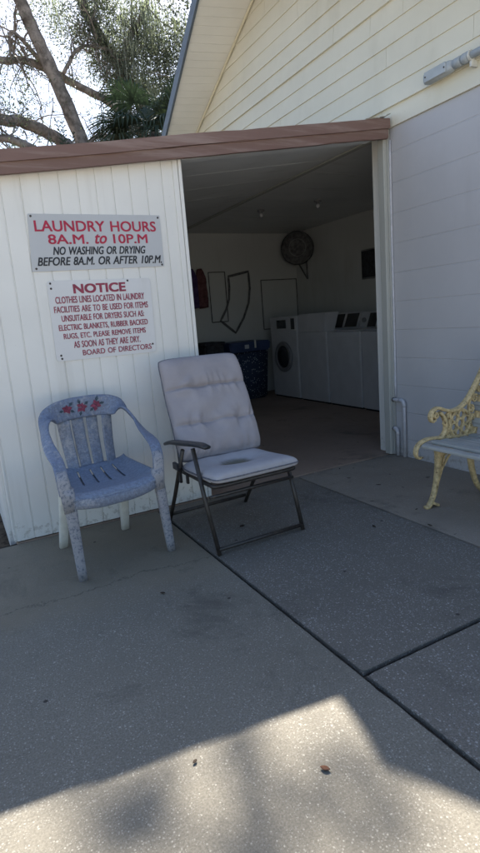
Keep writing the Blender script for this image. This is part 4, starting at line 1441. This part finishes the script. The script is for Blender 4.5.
def twig(p, d, L, r, n=9, droop=0.0):
    p = Vector(p)
    d = Vector(d).normalized()
    pts = [p.copy()]
    for k in range(n):
        d = (d + Vector((random.gauss(0, .25), random.gauss(0, .2), random.gauss(0, .25) - droop))).normalized()
        p = p + d * (L / n)
        pts.append(p.copy())
    tube(bmt, pts, list(np.linspace(r, r * 0.3, len(pts))), 4)
    twig_pts.extend(pts[2:])
    return pts


main_twig = []
for li, q in enumerate(tips[:8]):
    for k in range(22):
        p = q[random.randrange(len(q) // 6, len(q))]
        up_ = random.random() < 0.45
        L = random.uniform(0.7, 1.9)
        t = twig(p, (random.gauss(0, .7), random.gauss(0, .4), (0.8 if up_ else -0.6)), L, random.uniform(0.012, 0.03), droop=0.0 if up_ else 0.05)
        for m in range(3):
            a = random.choice(t[3:])
            twig(a, (random.gauss(0, 1), random.gauss(0, .5), random.gauss(-0.1, .8)), random.uniform(0.3, 0.8), 0.009, 6)
obj('twigs', bmt, M['bark'], oak)
bmt = None

V, Fc, Ix = [], [], []


def leaves_at(c, n, spread, size, mi, flat=0.35):
    for _ in range(n):
        p = np.array(c) + rng.normal(0, 1, 3) * spread
        a = rng.normal(0, 1, 3)
        a /= np.linalg.norm(a)
        b = np.cross(a, rng.normal(0, 1, 3))
        b /= np.linalg.norm(b)
        L = size * rng.uniform(0.6, 1.3)
        wv = L * 0.42
        i = len(V)
        V.extend([tuple(p - a * L / 2), tuple(p + b * wv / 2), tuple(p + a * L / 2), tuple(p - b * wv / 2)])
        Fc.append((i, i + 1, i + 2, i + 3))
        Ix.append(mi if rng.random() < 0.75 else int(rng.integers(0, 3)))


o3 = np.array(OO)
# sparse foliage along the twigs
for p in twig_pts:
    x = p.x + OO.x
    z = p.z + OO.z
    dens = 0.24
    if x > 4.9 and z > 7.0: dens = 0.5
    if x < 2.9 and z > 8.5: dens = 0.03
    if 3.0 < x < 3.7 and 6.4 < z < 7.9: dens = 0.04
    if random.random() < dens:
        leaves_at(p, int(rng.integers(8, 22)), 0.15, 0.075, int(rng.integers(0, 2)))
# dense moss-hung mass towards the right and top
def ball(c, r, clusters, n, spread, size=0.11, dark=0.5):
    for _ in range(clusters):
        d = rng.normal(0, 1, 3)
        d *= rng.uniform(0.2, 1) ** 0.5 / np.linalg.norm(d)
        p = np.array(c) - o3 + d * np.array(r)
        leaves_at(p, n, spread, size, 2 if rng.random() < dark else int(rng.integers(0, 2)))


ball((6.4, 16.6, 8.6), (0.95, 1.0, 1.3), 230, 34, 0.17, 0.08)
ball((7.6, 16.9, 8.0), (1.2, 1.0, 2.2), 420, 34, 0.19, 0.08, dark=0.7)
ball((5.5, 16.7, 9.6), (1.0, 0.9, 0.9), 130, 30, 0.18, 0.08)
ball((4.5, 16.7, 9.3), (0.9, 0.6, 0.7), 55, 24, 0.17, 0.075, dark=0.3)
ball((3.9, 16.9, 9.8), (1.0, 0.6, 0.6), 50, 20, 0.17, 0.075, dark=0.3)
ball((6.2, 16.5, 7.0), (0.8, 0.8, 0.6), 90, 30, 0.16, 0.08, dark=0.6)
ball((2.2, 16.6, 7.4), (0.4, 0.4, 0.45), 12, 14, 0.11, 0.075, dark=0.3)
ball((2.6, 16.6, 9.0), (0.2, 0.3, 0.3), 5, 12, 0.09, 0.075, dark=0.3)
ball((8.5, 16, 10.5), (2, 2, 2), 200, 24, 0.22)
# high clumps over the house: these dapple the sunlit patch of concrete
def spray(pts, n, spread):
    for p in pts:
        leaves_at(np.array(p) - o3, n, spread, 0.085, 2)


spray([(5.41 - 0.022 * k, 12.30 - 0.06 * k, 13.0) for k in range(9)], 16, 0.04)
spray([(5.20 - 0.030 * k, 12.28 - 0.022 * k, 13.0) for k in range(9)], 12, 0.045)
spray([(5.545 + 0.115 * math.cos(a), 11.91 + 0.115 * math.sin(a), 13.0) for a in np.linspace(0.2, 5.2, 11)], 12, 0.028)
for c, r, k in (((6.6, 11.3, 13.5), (0.7, 0.5, 0.4), 22), ((3.6, 12.2, 13.0), (0.4, 0.4, 0.3), 12)):
    ball(c, r, k, 8, 0.10, 0.10)
mesh_from('crown', V, Fc, [M['leaf_a'], M['leaf_b'], M['leaf_c']], oak, Ix)

V, Fc = [], []


def moss_strand(p, L, wv):
    n = 5
    a = random.uniform(0, PI)
    d = np.array((math.cos(a), math.sin(a), 0)) * wv / 2
    x, y, z = p
    prev = None
    for k in range(n + 1):
        t = k / n
        c = np.array((x + random.gauss(0, 0.018), y + random.gauss(0, 0.018), z - L * t))
        s = (1 - t) ** 0.6 + 0.1
        i = len(V)
        V.extend([tuple(c - d * s), tuple(c + d * s)])
        if prev is not None:
            Fc.append((prev, prev + 1, i + 1, i))
        prev = i
        x, y = c[0], c[1]


def moss_clump(c, n, spread, L):
    for _ in range(n):
        p = np.array(c) - o3 + rng.normal(0, 1, 3) * np.array((spread, spread, spread * 0.6))
        moss_strand(p, L * random.uniform(0.4, 1.2), random.uniform(0.010, 0.024))


for _ in range(46):
    moss_clump((rng.uniform(5.0, 7.3), rng.uniform(15.6, 16.8), rng.uniform(7.6, 10.6)), 30, 0.2, random.uniform(0.35, 0.95))
for _ in range(12):
    moss_clump((rng.uniform(3.6, 5.0), rng.uniform(16, 16.8), rng.uniform(8.9, 10.2)), 14, 0.11, random.uniform(0.3, 0.7))
for _ in range(18):
    q = random.choice(tips[:3])
    p = random.choice(q) + OO
    moss_clump((p.x, p.y, p.z), 10, 0.09, random.uniform(0.3, 0.9))
mesh_from('moss', V, Fc, M['moss'], oak)

# ------------------------------------------------------------------ fan palm by the roof corner
palm = empty('fan_palm', (5.12, 13.2, -0.09), 0, 'dark green fan palm crown behind the roof corner', 'palm')
bm = bmesh.new()
tube(bm, [(0.0, 0, 0), (0.06, 0, 2.0), (0.03, 0, 4.0), (0.02, 0, 5.75)], [0.19, 0.16, 0.15, 0.14], 12)
obj('trunk', bm, M['palm_bark'], palm, True)


def fan_frond(az, el, stalk, R_, mi):
    """one costapalmate leaf: stalk, then narrow leaflets spread like a fan"""
    V, Fc = [], []
    d = Vector((math.cos(az) * math.cos(el), math.sin(az) * math.cos(el), math.sin(el)))
    side = Vector((-math.sin(az), math.cos(az), 0))
    nrm = side.cross(d)
    base = Vector((0.02, 0, 5.8))
    hub = base + d * stalk + Vector((0, 0, -0.12 * stalk))
    def quad(a, b, wa, wb, s):
        i = len(V)
        V.extend([tuple(a - s * wa), tuple(a + s * wa), tuple(b + s * wb), tuple(b - s * wb)])
        Fc.append((i, i + 1, i + 2, i + 3))
    quad(base, hub, 0.02, 0.014, side)
    n = 36
    for k in range(n):
        a = -1.95 + 3.9 * k / (n - 1) + random.gauss(0, 0.02)
        L = R_ * (0.72 + 0.28 * math.cos(a * 0.75)) * random.uniform(0.9, 1.05)
        dd = (d * math.cos(a) + side * math.sin(a) + nrm * 0.06).normalized()
        s = dd.cross(nrm).normalized()
        st = hub + d * 0.10 * (1 - abs(a) / 2)
        m = st + dd * L * 0.55
        e = st + dd * L * 0.85 + Vector((0, 0, -0.16 * L))
        t = e + dd * L * 0.10 + Vector((random.gauss(0, .03), random.gauss(0, .03), -0.22 * L))
        quad(st, m, 0.008, 0.024, s)
        quad(m, e, 0.024, 0.014, s)
        quad(e, t, 0.014, 0.002, s)
    return mesh_from('frond', V, Fc, M['palm_leaf_b'] if mi else M['palm_leaf'], palm)


for k in range(40):
    el = random.choice((-0.95, -0.7, -0.45, -0.2, 0.1, 0.45, 0.8))
    fan_frond(k * 2.399 + random.uniform(-.2, .2), el + random.uniform(-.1, .1), random.uniform(0.65, 1.05), random.uniform(0.85, 1.15), k % 5 == 0)

yp = empty('feather_palm', (3.50, 15.2, -0.09), 0, 'small upright feather leaved palm showing above the fascia beside the leaning trunk', 'palm')
bm = bmesh.new()
tube(bm, [(0.0, 0, 0), (0.02, 0, 2.0), (0.0, 0, 4.9)], [0.12, 0.10, 0.08], 10)
obj('trunk', bm, M['palm_bark'], yp, True)
for k, (dx, ln) in enumerate(((-0.15, 1.55), (0.12, 1.35), (-0.35, 1.2), (0.35, 1.1), (0.0, 1.7))):
    V, Fc = [], []
    b0 = Vector((0, 0, 4.85))
    for i in range(16):
        t = i / 15
        c = b0 + Vector((dx * t * t * ln, (k - 2) * 0.12 * t, ln * t))
        c2 = b0 + Vector((dx * (t + .07) ** 2 * ln, (k - 2) * 0.12 * t, ln * (t + 0.066)))
        j = len(V)
        V.extend([tuple(c + Vector((-.008, 0, 0))), tuple(c + Vector((.008, 0, 0))), tuple(c2 + Vector((.006, 0, 0))), tuple(c2 + Vector((-.006, 0, 0)))])
        Fc.append((j, j + 1, j + 2, j + 3))
        if i > 4:
            for s in (-1, 1):
                L = 0.26 * (1.15 - t) + 0.06
                e = c + Vector((s * L * 0.75, random.gauss(0, .03), L * 0.55))
                j = len(V)
                wv = Vector((0, 0, 0.018))
                mid = (c + e) / 2 + Vector((0, 0, 0.02))
                V.extend([tuple(c - wv * .6), tuple(mid - wv), tuple(e), tuple(mid + wv), tuple(c + wv * .6)])
                Fc.append((j, j + 1, j + 2, j + 3, j + 4))
    mesh_from('frond', V, Fc, M['palm_leaf_b'], yp)

bpy.context.view_layer.update()
